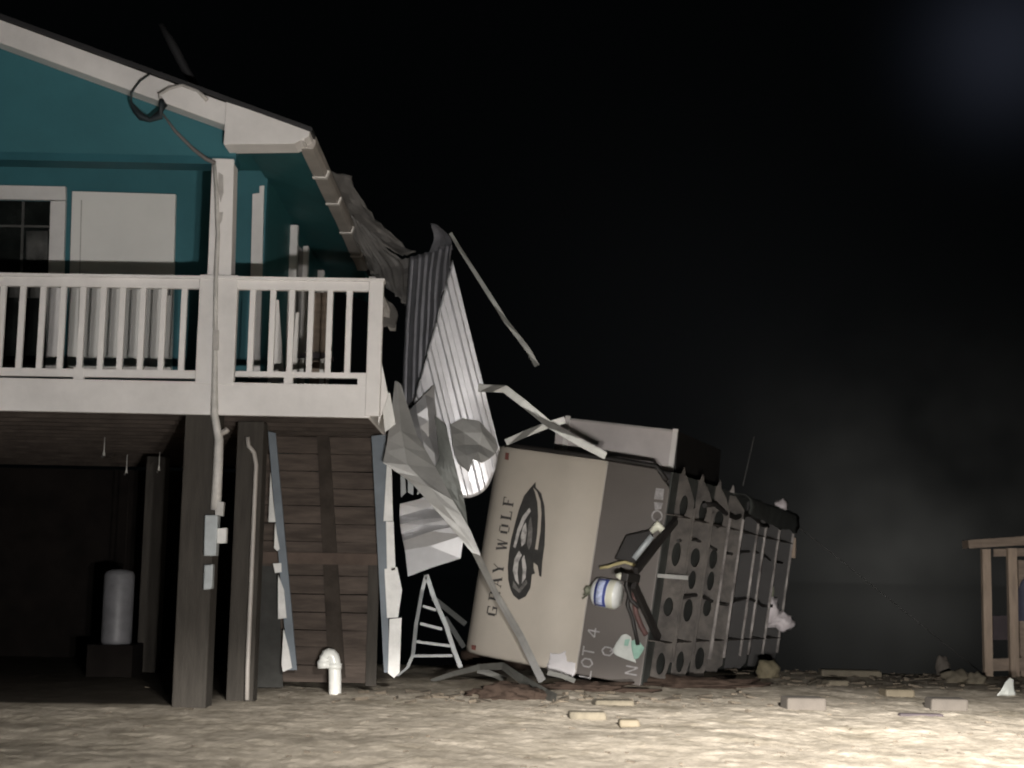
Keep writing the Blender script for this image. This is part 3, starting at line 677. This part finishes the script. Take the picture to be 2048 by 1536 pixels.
MB().bar(at(866, 1196, ly + .08), at(931, 1248, ly + .3), .06, .02).build('brace', 'aluminium', lad)
MB().bar(at(890, 1235, ly + .06), at(928, 1294, ly + .2), .055, .02).build('brace', 'aluminium', lad)

# ------------------------------------------------------------------ TRAVEL TRAILER lying on its side
th, ph, ps = 0.384, 0.139, -0.022
d0 = V((math.cos(th), -math.sin(th), 0)); b0 = V((math.sin(th), math.cos(th), 0)); Z = V((0, 0, 1))
td = d0 * math.cos(ph) - Z * math.sin(ph); ta0 = d0 * math.sin(ph) + Z * math.cos(ph); tn0 = -b0
ta = ta0 * math.cos(ps) + tn0 * math.sin(ps); tn = tn0 * math.cos(ps) - ta0 * math.sin(ps)
TO = V((1.498, 16.935, 0.0)); TW = 2.44
def T(u, v, w): return TO + ta * u + td * v + tn * w
def tp(x, y, w=0.0): return on(x, y, TO + tn * w, tn)
trailer = thing('travel_trailer', 'overturned beige and grey travel trailer lying on its side against the house', 'trailer', TO)
LEN = 6.4
prof = [(-.02, -.16), (-1.9, -.16), (-2.12, -.28), (-2.26, -.55), (-2.32, -1.1), (-2.32, -LEN), (-.02, -LEN)]
MB().prism([T(.02, v, w) for v, w in prof], ta * (TW - .04)).build('body', 'trailer_dark', trailer, bevel=.03)
cap = [(-.78, 0), (-1.3, 0.0), (-1.75, 0), (-1.92, -.012), (-2.05, -.045), (-2.14, -.10), (-2.22, -.2), (-2.28, -.36), (-2.32, -.6), (-2.34, -1.0)]
cm = MB(); us = [0, .02, .06] + [.06 + (TW - .12) * i / 8 for i in range(1, 9)] + [TW - .02, TW]
def rounddrop(u):
    e = min(u, TW - u); return -.03 * max(0, 1 - e / .06) ** 2
cm.grid([[T(u, v, w + rounddrop(u)) for v, w in cap] for u in us])
cm.build('front_cap', 'cap_beige', trailer, solid=.03)
lp = MB().prism([T(0, -.776, -.004), T(0, -.01, -.004), T(2.22, -.01, -.004), T(TW - .02, -.2, -.004), T(TW - .005, -.776, -.004)], tn * -.13)
lower = lp.build('lower_panel', 'cap_grey', trailer, bevel=.012)
MB().bar(T(.01, -.778, .004), T(TW - .02, -.778, .004), .02, .012, tn).build('trim_line', 'grey_trim', trailer)
# dark edge trim along the upper side
MB().tube([T(TW + .015, -2.1, -.10), T(TW + .02, -1.9, -.02), T(TW + .02, -1.2, -.005), T(TW + .02, -.6, -.01), T(TW + .01, -.2, -.01), T(2.3, -.06, -.02)], .03, 8).build('edge_trim', 'chassis_black', trailer)
# emblem and name on the front cap
def decal(pts, name, m, w, parent, d=.003): return MB().prism([tp(x, y, w) for x, y in pts], tn * -d).build(name, m, parent)
def cr(pts): return [(950 + x / 3.94, 870 + y / 3.94) for x, y in pts]
em = decal(cr([(478, 370), (440, 412), (385, 480), (345, 590), (315, 700), (285, 820), (268, 920), (258, 1040), (262, 1140), (280, 1215), (300, 1262), (345, 1300), (400, 1272), (436, 1205), (448, 1100), (478, 1090), (522, 1120), (530, 1000), (548, 870), (553, 700), (547, 560), (522, 460), (478, 412)]), 'emblem', 'decal_dark', .022, trailer)
decal(cr([(458, 412), (490, 450), (515, 520), (523, 620), (515, 760), (494, 905), (473, 900), (490, 780), (498, 640), (492, 530), (472, 450)]), 'emblem_band', 'cap_beige', .026, em)
decal(cr([(462, 1005), (492, 1030), (506, 1108), (478, 1108), (462, 1050)]), 'emblem_band', 'cap_beige', .026, em)
decal(cr([(300, 1150), (345, 1215), (402, 1140), (412, 1165), (350, 1245), (296, 1200)]), 'emblem_band', 'decal_grey', .025, em)
decal(cr([(428, 575), (375, 640), (335, 740), (302, 880), (318, 892), (352, 770), (392, 672), (438, 600)]), 'emblem_mark', 'decal_light', .025, em)
decal(cr([(440, 640), (452, 740), (446, 850), (424, 905), (410, 860), (418, 740), (426, 680)]), 'emblem_mark', 'decal_grey', .026, em)
decal(cr([(400, 690), (408, 760), (395, 850), (366, 880), (360, 800), (378, 720)]), 'emblem_mark', 'decal_light', .027, em)
decal(cr([(346, 912), (312, 975), (298, 1070), (318, 1145), (345, 1180), (334, 1090), (342, 1000), (368, 945)]), 'emblem_mark', 'decal_light', .028, em)
decal(cr([(386, 945), (404, 1040), (398, 1125), (368, 1172), (376, 1070), (368, 980)]), 'emblem_mark', 'decal_light', .029, em)
# letters drawn with thick stems and thin bars; (x0,y0,x1,y1,width) in a 1 x 1.2 cell
GL = {'G': [(.15, .2, .15, 1., .3), (.15, .1, .9, .1, .12), (.15, 1.1, .9, 1.1, .12), (.85, .1, .85, .55, .26), (.55, .55, 1., .55, .1), (.9, .85, .9, 1.15, .1)],
      'R': [(.2, 0, .2, 1.2, .28), (.0, .05, .45, .05, .1), (.0, 1.15, .7, 1.15, .1), (.78, .68, .78, 1.12, .24), (.2, .62, .75, .62, .1), (.5, .6, .95, .0, .24)],
      'A': [(.1, 0, .5, 1.2, .1), (.5, 1.2, .88, 0, .3), (.25, .42, .75, .42, .1), (-.05, .04, .25, .04, .09), (.7, .04, 1.08, .04, .09)],
      'Y': [(.1, 1.18, .5, .55, .27), (.9, 1.18, .5, .55, .1), (.5, 0, .5, .58, .28), (.3, .05, .72, .05, .1), (-.05, 1.16, .3, 1.16, .09)],
      'W': [(.05, 1.2, .3, 0, .28), (.3, 0, .52, .95, .1), (.52, 1.1, .76, 0, .28), (.76, 0, 1., 1.2, .1), (-.1, 1.16, .2, 1.16, .09)],
      'O': [(.16, .2, .16, 1., .3), (.84, .2, .84, 1., .3), (.2, .08, .8, .08, .1), (.2, 1.12, .8, 1.12, .1)],
      'L': [(.22, 0, .22, 1.2, .3), (0, .05, .9, .05, .11), (.0, 1.15, .45, 1.15, .09), (.88, 0, .88, .3, .1)],
      'F': [(.22, 0, .22, 1.2, .3), (0, .05, .45, .05, .09), (0, 1.14, .9, 1.14, .11), (.2, .62, .65, .62, .1), (.88, .9, .88, 1.2, .1)]}
def letter(ch, x, y, size, m, w, parent, name, thin=1.0, strokes=None):
    """upright strokes turned a quarter turn: text runs up the picture along the trailer's width"""
    o = tp(x, y, w); mb = MB()
    for x0, y0, x1, y1, wd in strokes or GL[ch]:
        p0 = o + ta * ((x0 - .5) * size) - td * ((y0 - .6) * size); p1 = o + ta * ((x1 - .5) * size) - td * ((y1 - .6) * size)
        mb.bar(p0, p1, wd * size * thin, .0025 + .0004 * random.random(), tn)
    return mb.build(name, m, parent)
for chx, y in zip('GRAYWOLF', (1222, 1192, 1164, 1137, 1090, 1058, 1030, 1003)):
    letter(chx, 984 + (1222 - y) * .15, y, .112, 'letter_dark', .024, trailer, 'lettering', .85)
TH = {'L': [(.1, 0, .1, 1.2, .14), (.1, .05, .8, .05, .14)], 'O': [(.1, .3, .1, .9, .14), (.85, .3, .85, .9, .14), (.1, .3, .48, .02, .14), (.48, .02, .85, .3, .14), (.1, .9, .48, 1.18, .14), (.48, 1.18, .85, .9, .14)],
      'T': [(.5, 0, .5, 1.2, .14), (.05, 1.15, .95, 1.15, .14)], '4': [(.7, 0, .7, 1.2, .14), (.1, .45, 1., .45, .14), (.1, .45, .65, 1.2, .12)],
      'Q': [(.1, .3, .1, .9, .14), (.85, .3, .85, .9, .14), (.1, .3, .48, .02, .14), (.48, .02, .85, .3, .14), (.1, .9, .48, 1.18, .14), (.48, 1.18, .85, .9, .14), (.5, .35, .95, -.1, .14)],
      'N': [(.1, 0, .1, 1.2, .14), (.1, 1.2, .8, 0, .14), (.8, 0, .8, 1.2, .14)]}
for chx, x, y in (('L', 1171, 1346), ('O', 1174, 1325), ('T', 1177, 1303), ('4', 1187, 1266), ('Q', 1215, 1302), ('N', 1263, 1340)):
    letter(chx, x, y, .115, 'chalk', .004, lower, 'chalk_letter', strokes=TH[chx])
decal([(1312, 976), (1328, 978), (1326, 1000), (1308, 998)], 'sticker', 'chalk', .003, lower)
decal([(1308, 1004), (1326, 1006), (1322, 1018), (1310, 1020)], 'sticker', 'chalk', .003, lower)
rg = MB(); c0 = tp(1314, 1032, .004)
for k in range(20):
    a0 = k / 20 * 6.283; a1 = (k + 1) / 20 * 6.283
    rg.bar(c0 + (ta * math.cos(a0) + td * math.sin(a0)) * .058, c0 + (ta * math.cos(a1) + td * math.sin(a1)) * .058, .018, .003 + .0002 * k, tn)
rg.build('sticker_ring', 'chalk', lower)
decal([(1011, 905), (1017, 906), (1016, 920), (1010, 919)], 'marker_light', 'marker_red', .03, trailer, .02)
decal([(944, 1290), (951, 1291), (950, 1300), (943, 1299)], 'marker_light', 'marker_red', .03, trailer, .02)
# slide-out room standing proud of the upper side
sw = -1.7
so0 = T(TW - .05, 0, sw)
def sp(x, y): return on(x, y, T(0, 0, sw), tn)
MB().prism([sp(1352.5, 862) + td * .006, sp(1340.5, 1020) + td * .006, sp(1340.5, 1020) - tn * 2.2 + td * .006, sp(1352.5, 862) - tn * 2.2 + td * .006], td * .02).build('slide_floor', 'chassis_black', trailer)
so = MB().prism([sp(1102, 1000), sp(1112, 850), sp(1136, 838), sp(1352, 862), sp(1340, 1020)], tn * -2.2).build('slide_out', 'trailer_white', trailer)
MB().bar(sp(1129, 905) + tn * .012, sp(1137, 832) + tn * .012, .065, .03, tn).build('corner_trim', 'trim_white', so)
MB().bar(sp(1340, 955) + tn * .012, sp(1352, 858) + tn * .012, .065, .03, tn).build('corner_trim', 'trim_white', so)
MB().bar(sp(1137, 838) + tn * .010, sp(1350, 862) + tn * .010, .022, .02, tn).build('top_trim', 'smudge', so)
# underside: punched cross members stepping back along the frame
def plate(outline, holes, w, m, name='cross_member', t=.006):
    cu = bpy.data.curves.new('tmp', 'CURVE'); cu.dimensions = '2D'; cu.fill_mode = 'BOTH'; cu.extrude = t / 2
    def sp_(pts):
        s = cu.splines.new('POLY'); s.points.add(len(pts) - 1)
        for q, (u, v) in zip(s.points, pts): q.co = (u, v, 0, 1)
        s.use_cyclic_u = True
    sp_(outline)
    for (u, v, ru, rv) in holes: sp_([(u + ru * math.cos(k * math.pi / 10), v + rv * math.sin(k * math.pi / 10)) for k in range(20)])
    o = bpy.data.objects.new('tmp', cu); COL.objects.link(o)
    me = bpy.data.meshes.new_from_object(o.evaluated_get(bpy.context.evaluated_depsgraph_get()))
    bpy.data.objects.remove(o)
    me.name = name
    for vtx in me.vertices: vtx.co = T(vtx.co.x, vtx.co.y, w + vtx.co.z) - TO
    me.name = name; me.materials.clear(); me.materials.append(MATS[m])
    ob = bpy.data.objects.new(name, me); COL.objects.link(ob); ob.parent = trailer; return ob
def outline(k):
    rr = random.Random(k + 40); j = lambda: rr.uniform(-.018, .018)
    return [(0.0, -.01), (.0, .07 + j()), (.16 + j(), .20 + j()), (.34, .215 + j() * .5), (1.1, .213 + j() * .6), (2.12, .215 + j() * .5), (2.28 + j(), .16 + j()), (2.40, .07 + j()), (2.42, -.01)]
for i, w in enumerate((-.30, -1.15, -2.0)):
    hs = [(.28, .10, .13, .05), (.90, .10, .125, .052), (1.52, .10, .125, .052), (2.04, .10, .12, .052)]
    if i: hs.insert(2, (1.22, .10, .11, .048))
    rr = random.Random(i + 3); hs = [(u + rr.uniform(-.03, .03), v + rr.uniform(-.008, .008), ru * rr.uniform(.85, 1.1), rv * rr.uniform(.85, 1.1)) for u, v, ru, rv in hs]
    pl = plate(outline(i), hs, w, 'chassis')
    MB().bar(T(.30, .222, w - .02), T(2.05, .222, w - .02), .012, .045, td).build('flange', 'chassis_edge' if i == 2 else 'chassis', pl)
for i, w in enumerate((-2.75, -3.8, -4.3, -5.2, -6.2)):
    pl = plate([(.1, -.01), (.1, .10), (.2, .17 if i else .22), (2.2, .17 if i else .22), (2.36, .08), (2.36, -.01)], [], w, 'chassis' if i == 0 else 'chassis_black')
    MB().bar(T(.3, .19 + (.035 if i == 0 else 0), w), T(2.08, .19 + (.035 if i == 0 else 0), w + .01), (.02, .028, .04, .02, .03)[i], .03, td).build('flange', 'chassis_edge', pl)
for u in (.52, 1.93):
    MB().bar(T(u, .10, .05), T(u, .10, -LEN), .012, .20, td).build('frame_rail', 'chassis', trailer)
MB().prism([T(.02, 0.0, -.02), T(TW - .03, 0, -.02), T(TW - .03, 0, -LEN), T(.02, 0, -LEN)], td * -.02).build('underbelly', 'belly_cloth', trailer)
# loose dark belly sheet over the upper rear of the frame
bs = sheet([[T(2.40, -.03, -2.9), T(2.41, .12, -2.9), T(2.34, .225, -2.95), T(2.16, .235, -3.0)], [T(2.40, -.03, -4.2), T(2.38, .14, -4.2), T(2.31, .20, -4.2), T(2.12, .21, -4.25)], [T(2.38, -.03, -6.3), T(2.37, .16, -6.3), T(2.30, .22, -6.3), T(2.10, .23, -6.3)]], 12, 12, crumple=.03, cscale=3, seed=14, ragged=.02)
bs.build('belly_sheet', 'belly_cloth', trailer, solid=.01)
for i, w in enumerate((-.35, -1.2, -2.05, -2.75)):
    MB().prism([T(2.40, .0, w), T(2.40, .06, w), T(2.48, .045, w), T(2.50, .03, w)], tn * .02).build('outrigger', 'chassis_edge' if i > 1 else 'chassis', trailer)
    MB().prism([T(.02, .03, w + .03), T(.16, .17, w + .03), T(.05, .20, w + .03), T(-.12, .06, w + .03)], tn * .02).build('outrigger', 'chassis', trailer)
MB().prism([T(2.02, .18, -6.25), T(2.02, .23, -6.25), T(1.72, .26, -6.25), T(1.72, .20, -6.25)], tn * .03).build('bumper_end', 'pale_timber', trailer)
MB().bar(T(1.24, .015, .03), T(1.27, .36, .02), .045, .04, tn).build('step_bar', 'strip_metal', trailer)
MB().bar(T(2.50, .19, -2.6), T(3.15, .22, -2.7), .008, .008, tn).build('wire_rod', 'dark_steel', trailer)
for v, w0, w1, u, r in ((.16, -.5, -5.5, 1.02, .022), (.12, -.2, -6.0, 1.66, .018), (.18, -.9, -4.4, 2.12, .03)):
    MB().tube([T(u + .05 * math.sin(k * 1.3), v + .02 * math.sin(k * 2.1), w0 + (w1 - w0) * k / 9) for k in range(10)], r).build('pipe', 'chassis_black', trailer)
# hitch frame, coupler, jack and hoses
hitch = MB()
hitch.bar(T(.55, .09, -.1), T(1.12, .05, 1.0), .09, .05, td); hitch.bar(T(1.88, .09, -.1), T(1.26, .05, 1.0), .09, .05, td)
hf = hitch.build('hitch_frame', 'chassis_black', trailer, bevel=.006)
MB().bar(T(1.19, .05, .92), T(1.19, .03, 1.30), .09, .08, td).build('coupler', 'chassis_black', hf, bevel=.012)
MB().tube([T(1.19, .03, 1.22), T(1.19, -.04, 1.23), T(1.19, -.08, 1.23)], [.03, .04, .02]).build('latch', 'bottle_cream', hf)
MB().tube([tp(1268, 1118, .25), tp(1288, 1092, .22), tp(1304, 1072, .2)], .035).build('jack', 'box_grey', hf)
MB().tube([tp(1302, 1064, .2), tp(1316, 1050, .18), tp(1326, 1062, .18)], [.03, .06, .04]).build('jack_head', 'bottle_cream', hf)
MB().tube([tp(x, y, .35) for x, y in [(1200, 1136), (1215, 1134), (1232, 1128), (1250, 1124), (1268, 1130), (1280, 1140)]], .018).build('safety_cord', 'yellow_cord', hf)
MB().tube([tp(x, y, .12) for x, y in [(1276, 1150), (1268, 1190), (1272, 1225), (1282, 1252), (1292, 1270)]], .03).build('hose', 'rust_red', hf)
MB().tube([tp(x, y, .10) for x, y in [(1262, 1160), (1255, 1210), (1266, 1240), (1276, 1290)]], .022).build('hose', 'chassis_black', hf)
MB().tube([tp(x, y, .18) for x, y in [(1240, 1138), (1256, 1150), (1252, 1172), (1262, 1200), (1278, 1215)]], .024).build('hose', 'chassis_black', hf)
MB().prism([tp(x, y, .1) for x, y in [(1255, 1070), (1310, 1058), (1300, 1100), (1270, 1130), (1232, 1118)]], tn * .08).build('battery_box', 'chassis_black', hf, bevel=.02)

# gas bottle on the hitch
gb = thing('gas_bottle', 'white gas bottle with blue label strapped on trailer hitch', 'gas bottle', tp(1216, 1186, .3))
gc = tp(1216, 1187, .30)
def lathe(c, ax, prof, seg=24, a0=0, a1=2 * math.pi):
    ax = V(ax).normalized(); e1 = ax.cross(V((0, 0, 1))).normalized(); e2 = ax.cross(e1)
    full = abs(a1 - a0) > 6.2; n = seg if full else seg + 1; mb = MB()
    mb.grid([[V(c) + ax * h + (e1 * math.cos(a0 + (a1 - a0) * k / seg) + e2 * math.sin(a0 + (a1 - a0) * k / seg)) * r for k in range(n)] for r, h in prof], closed=full); return mb
lathe(gc, -td, [(0, -.15), (.12, -.145), (.155, -.11), (.16, -.06), (.16, .10), (.15, .14), (.11, .17), (.05, .185), (0, .185)]).build('tank', 'bottle_white', gb)
lathe(gc, -td, [(.161, -.10), (.163, -.09), (.163, -.035), (.161, -.03)]).build('band', 'bottle_cream', gb)
e1 = (-td).cross(V((0, 0, 1))).normalized()
lathe(gc, -td, [(.162, -.02), (.1635, -.02), (.1635, .11), (.162, .11)], 16, 2.0, 4.4).build('label', 'label_blue', gb)
lathe(gc, -td, [(.164, .012), (.1655, .012), (.1655, .085), (.164, .085)], 16, 2.25, 4.1).build('label_text', 'label_pale', gb)
lathe(gc, -td, [(.03, .18), (.03, .23), (.045, .235), (.045, .26), (0, .26)], 12).build('valve', 'weed', gb)
wd = MB()
for k in range(14):
    p = tp(1190 + random.uniform(-6, 4), 1165 + random.uniform(-12, 26), .25); wd.tube([p, p + V((random.uniform(-.14, -.02), 0, random.uniform(-.1, .06)))], .008, 5)
single(wd, 'weeds', 'weed', 'tuft of pale weeds caught beside the gas bottle', 'weeds')

def crumpled(pts, w, m, name, label, cat, c=.012):
    return single(sheet([[tp(x, y, w) for x, y in r] for r in pts], 14, 14, crumple=c, cscale=7, seed=len(label), ragged=.008), name, m, label, cat, solid=.003)
pp = thing('paper', 'folded green and white paper stuck on grey trailer panel', 'paper', tp(1258, 1296, .03))
sheet([[tp(x, y, .03) for x, y in r] for r in [[(1243, 1271), (1252, 1268), (1262, 1274)], [(1226, 1303), (1245, 1300), (1266, 1300)], [(1250, 1318), (1262, 1322), (1272, 1326)]]], 12, 12, crumple=.012, cscale=8, seed=4).build('white_half', 'paper_white', pp, solid=.003)
sheet([[tp(x, y, .034) for x, y in r] for r in [[(1262, 1282), (1274, 1280), (1288, 1295)], [(1264, 1300), (1276, 1300), (1284, 1305)], [(1268, 1318), (1272, 1318), (1276, 1316)]]], 12, 12, crumple=.012, cscale=8, seed=6).build('green_half', 'paper_green', pp, solid=.003)
decal([(1250, 1279), (1260, 1278), (1256, 1292), (1248, 1291)], 'print', 'paper_green', .05, pp)
crumpled([[(1100, 1306), (1120, 1308), (1128, 1302), (1131, 1300)], [(1097, 1322), (1115, 1322), (1128, 1320), (1133, 1322)], [(1095, 1336), (1118, 1336), (1138, 1328), (1151, 1328)], [(1094, 1338), (1118, 1344), (1136, 1350), (1148, 1355)]], .035, 'plastic_white', 'plastic_scrap', 'bright white plastic scrap stuck low on the beige trailer front', 'plastic scrap')

# white plastic bag caught on the rear of the frame
bag = thing('plastic_bag', 'white plastic bag caught on the far end of the trailer frame', 'plastic bag', at(1550, 1255, 22.3))
bgm = blob(at(1538, 1222, 22.3), (.145, .11, .245), 3, 3, .5, 2.0); bgm2 = blob(at(1562, 1243, 22.3), (.19, .11, .135), 5, 3, .6, 2.2)
bgm.build('bag', 'bag_white', bag); bgm2.build('bag_end', 'bag_white', bag)
MB().tube([at(1540, 1205, 22.3), at(1545, 1185, 22.3), at(1547, 1172, 22.3)], [.03, .025, .008], 8).build('twist', 'weed', bag)
single(blob(at(1561, 1013, 22.0), (.10, .08, .10), 8, 2, .6), 'plastic_scrap', 'bag_white', 'small white scrap on top rear corner of the trailer frame', 'plastic scrap')

# ------------------------------------------------------------------ timber stand at the right edge
stb = gnd(1980, 1352)
SY = stb.y
st = thing('timber_stand', 'open timber stand with flat top at the right edge of the yard', 'stand', stb)
def vbar(x0, x1, y0, y1, Y, d, m, name, lean=0):
    a = at(x0, y1, Y); w = at(x1, y1, Y).x - a.x; zt = at(x0, y0, Y).z
    return MB().box((a.x, Y, min(a.z, 0) - .05), (a.x + w, Y + d, zt)).build(name, m, st, bevel=.006)
vbar(1970, 1987, 1098, 1352, SY, .10, 'pale_timber', 'post'); vbar(2022, 2040, 1096, 1360, SY - .05, .10, 'pale_timber', 'post')
vbar(2120, 2138, 1092, 1360, SY - .05, .10, 'pale_timber', 'post'); vbar(2042, 2060, 1120, 1350, SY + .2, .10, 'brown_timber', 'post')
MB().prism([at(1937, 1080, SY - .12), at(2150, 1065, SY - .12), at(2150, 1084, SY - .12), at(1938, 1097, SY - .12)], (0, .30, 0)).build('top', 'brown_timber', st, bevel=.008)
MB().prism([at(1988, 1098, SY + .03), at(2120, 1094, SY + .03), at(2120, 1112, SY + .03), at(1988, 1113, SY + .03)], (0, .04, 0)).build('apron', 'brown_timber', st)
MB().prism([at(1986, 1318, SY + .02), at(2125, 1312, SY + .02), at(2125, 1340, SY + .02), at(1986, 1342, SY + .02)], (0, .05, 0)).build('lower_rail', 'brown_timber', st)
MB().prism([at(1986, 1232, SY + .7), at(2150, 1228, SY + .7), at(2150, 1278, SY + .7), at(1986, 1280, SY + .7)], (0, .04, 0)).build('shelf_board', 'board_dark', st)
single(sheet(A([[(2033, 1188, SY - .0), (2046, 1160, SY - .08), (2070, 1140, SY - .1)], [(2026, 1215, SY + .1), (2044, 1220, SY - .08), (2072, 1220, SY - .1)], [(2020, 1240, SY + .12), (2046, 1242, SY - .08), (2072, 1240, SY - .1)]]), 12, 12, crumple=.03, cscale=5, seed=21), 'cloth', 'cloth_blue', 'bluish cloth hanging inside the timber stand', 'cloth', solid=.006)

# ------------------------------------------------------------------ litter of the storm on the sand
def chunk(x0, y0, x1, y1, depth, m, name, label, cat, group=None, yaw=0.0, h=None):
    p = gnd((x0 + x1) / 2, y1); Y = p.y
    w = (at(x1, y1, Y).x - at(x0, y1, Y).x); hh = h if h else max(.03, (y1 - y0) / FPX * Y * .62)
    mb = MB(); c, s_ = math.cos(yaw), math.sin(yaw)
    q = [(-w / 2, 0), (w / 2, 0), (w / 2, depth), (-w / 2, depth)]
    j = lambda: random.uniform(-.015, .015)
    mb.prism([V((p.x + a * c - b * s_, p.y + a * s_ + b * c, -.03 + 0 * j())) for a, b in q], (j(), j(), hh + .03))
    return single(mb, name, m, label, cat, group, bevel=.022)
chunk(1574, 1383, 1654, 1420, .30, 'concrete_block', 'block', 'squarish pale block half buried right of the trailer', 'block', yaw=.05)
chunk(1862, 1386, 1936, 1420, .30, 'concrete_block', 'block', 'squarish pale block half buried before the timber stand', 'block', yaw=-.04)
chunk(1772, 1372, 1832, 1392, .25, 'plank_yellow', 'board', 'short yellowish board on sand between the pale blocks', 'board', 'boards scattered on the sand', .1)
chunk(1645, 1332, 1765, 1356, .30, 'wood_dirty', 'board', 'long dirty board at the far rim of the yard', 'board', 'boards scattered on the sand', -.05)
chunk(1240, 1434, 1282, 1450, .14, 'plank_yellow', 'board', 'small bright board on sand below the grey trailer panel', 'board', 'boards scattered on the sand', .05)
chunk(1190, 1398, 1270, 1412, .2, 'wood_dirty', 'board', 'dirty board just below the trailer lettering', 'board', 'boards scattered on the sand', .15, .05)
chunk(1140, 1424, 1215, 1436, .16, 'wood_dirty', 'board', 'dirty thin board left of the small bright board', 'board', 'boards scattered on the sand', .08, .05)
chunk(1800, 1420, 1890, 1434, .1, 'board_dark', 'board', 'thin dark board lying below the right pale block', 'board', 'boards scattered on the sand', .03, .03)
chunk(1655, 1355, 1700, 1372, .2, 'wood_dirty', 'board', 'stubby dirty board in front of the long rim board', 'board', 'boards scattered on the sand', .3)
single(blob(gnd(1535, 1356) + V((0, 0, .09)), (.14, .11, .13), 11, 3, .5, 1.6), 'rock', 'rock_ochre', 'rounded ochre lump on the ground beside the trailer frame', 'rock')
single(blob(gnd(1886, 1352) + V((0, 0, .10)), (.10, .09, .17), 12, 3, .5, 1.6), 'rock', 'concrete_block', 'upright pale grey lump left of the timber stand', 'rock')
single(blob(gnd(1912, 1364) + V((0, 0, .05)), (.16, .12, .10), 13, 3, .5, 1.6), 'rock', 'wood_dirty', 'low brownish lump at the foot of the timber stand', 'rock')
single(blob(gnd(1952, 1366) + V((0, 0, .04)), (.12, .10, .08), 15, 3, .6, 1.8), 'rock', 'wood_dirty', 'small tan lump against the left post of the stand', 'rock')
pt = gnd(2012, 1392)
single(sheet([[pt + V((-.10, 0, 0)), pt + V((.12, .05, 0))], [pt + V((-.02, 0, .12)), pt + V((.10, .05, .16))], [pt + V((.05, .02, .20)), pt + V((.09, .05, .17))]], 8, 8, crumple=.03, cscale=8, seed=2), 'paper_scrap', 'paper_white', 'upright white paper scrap at the foot of the stand', 'paper scrap', solid=.004)
single(blob(gnd(1018, 1398) + V((0, .05, .02)), (.34, .22, .12), 17, 4, .5, 2.2), 'soil_clump', 'soil_dark', 'dark brown soil clump under the kinked ground strip', 'soil clump')
single(blob(gnd(985, 1345) + V((0, .5, .05)), (.42, .3, .22), 18, 4, .5, 2.2), 'soil_clump', 'soil_dark', 'dark soil heap under the low corner of the beige trailer front', 'soil clump')
single(blob(gnd(1180, 1385) + V((0, .3, .0)), (.55, .25, .09), 19, 4, .6, 2.6), 'soil_clump', 'soil_dark', 'flat dark soil ridge along the base of the trailer', 'soil clump')
single(blob(gnd(1400, 1378) + V((0, .5, .0)), (.75, .3, .10), 20, 4, .6, 2.6), 'soil_clump', 'soil_dark', 'dark soil ridge under the trailer frame', 'soil clump')

lit = MB()
for k in range(420):
    x = random.uniform(-3.8, 7.5); y = 9.0 + 10.6 * random.random() ** 1.15
    if x < -1.2 and random.random() < .6: continue
    a = random.gauss(0, .45); L = random.uniform(.012, .06) * (1.0 if random.random() < .9 else 2.2); w = random.uniform(.006, .02); h = random.uniform(.004, .013)
    d = V((math.cos(a), math.sin(a), random.uniform(-.15, .15))) * L / 2; z = gheight(x, y) + h * .3
    lit.bar(V((x, y, z)) - d, V((x, y, z)) + d, w, h, (0, 0, 1))
for k in range(220):
    if k % 3:
        x = random.uniform(2.6, 6.8); y = 17.0 + 3.2 * random.random() ** .8
    else:
        x = random.uniform(-1.6, 2.6); y = 14.6 + random.gauss(0, .45) + (x + 1.6) * .2
    a = random.gauss(.15, .9); L = random.uniform(.04, .20); w = random.uniform(.015, .08); h = random.uniform(.008, .035)
    d = V((math.cos(a), math.sin(a), random.uniform(-.2, .2))) * L / 2; z = gheight(x, y) + h * .25
    lit.bar(V((x, y, z)) - d, V((x, y, z)) + d, w, h, (random.uniform(-.3, .3), random.uniform(-.3, .3), 1))
tag(lit.build('debris', 'litter', bevel=.0), 'splinters and clods strewn over the pale sand', 'debris', kind='stuff')

# thin wires against the night
single(MB().tube([at(1585, 1045, 24), at(1700, 1135, 24), at(1830, 1240, 24), at(1975, 1355, 24)], .006, 6), 'guy_wire', 'dark_steel', 'thin slanting wire in the dark beyond the trailer', 'wire')
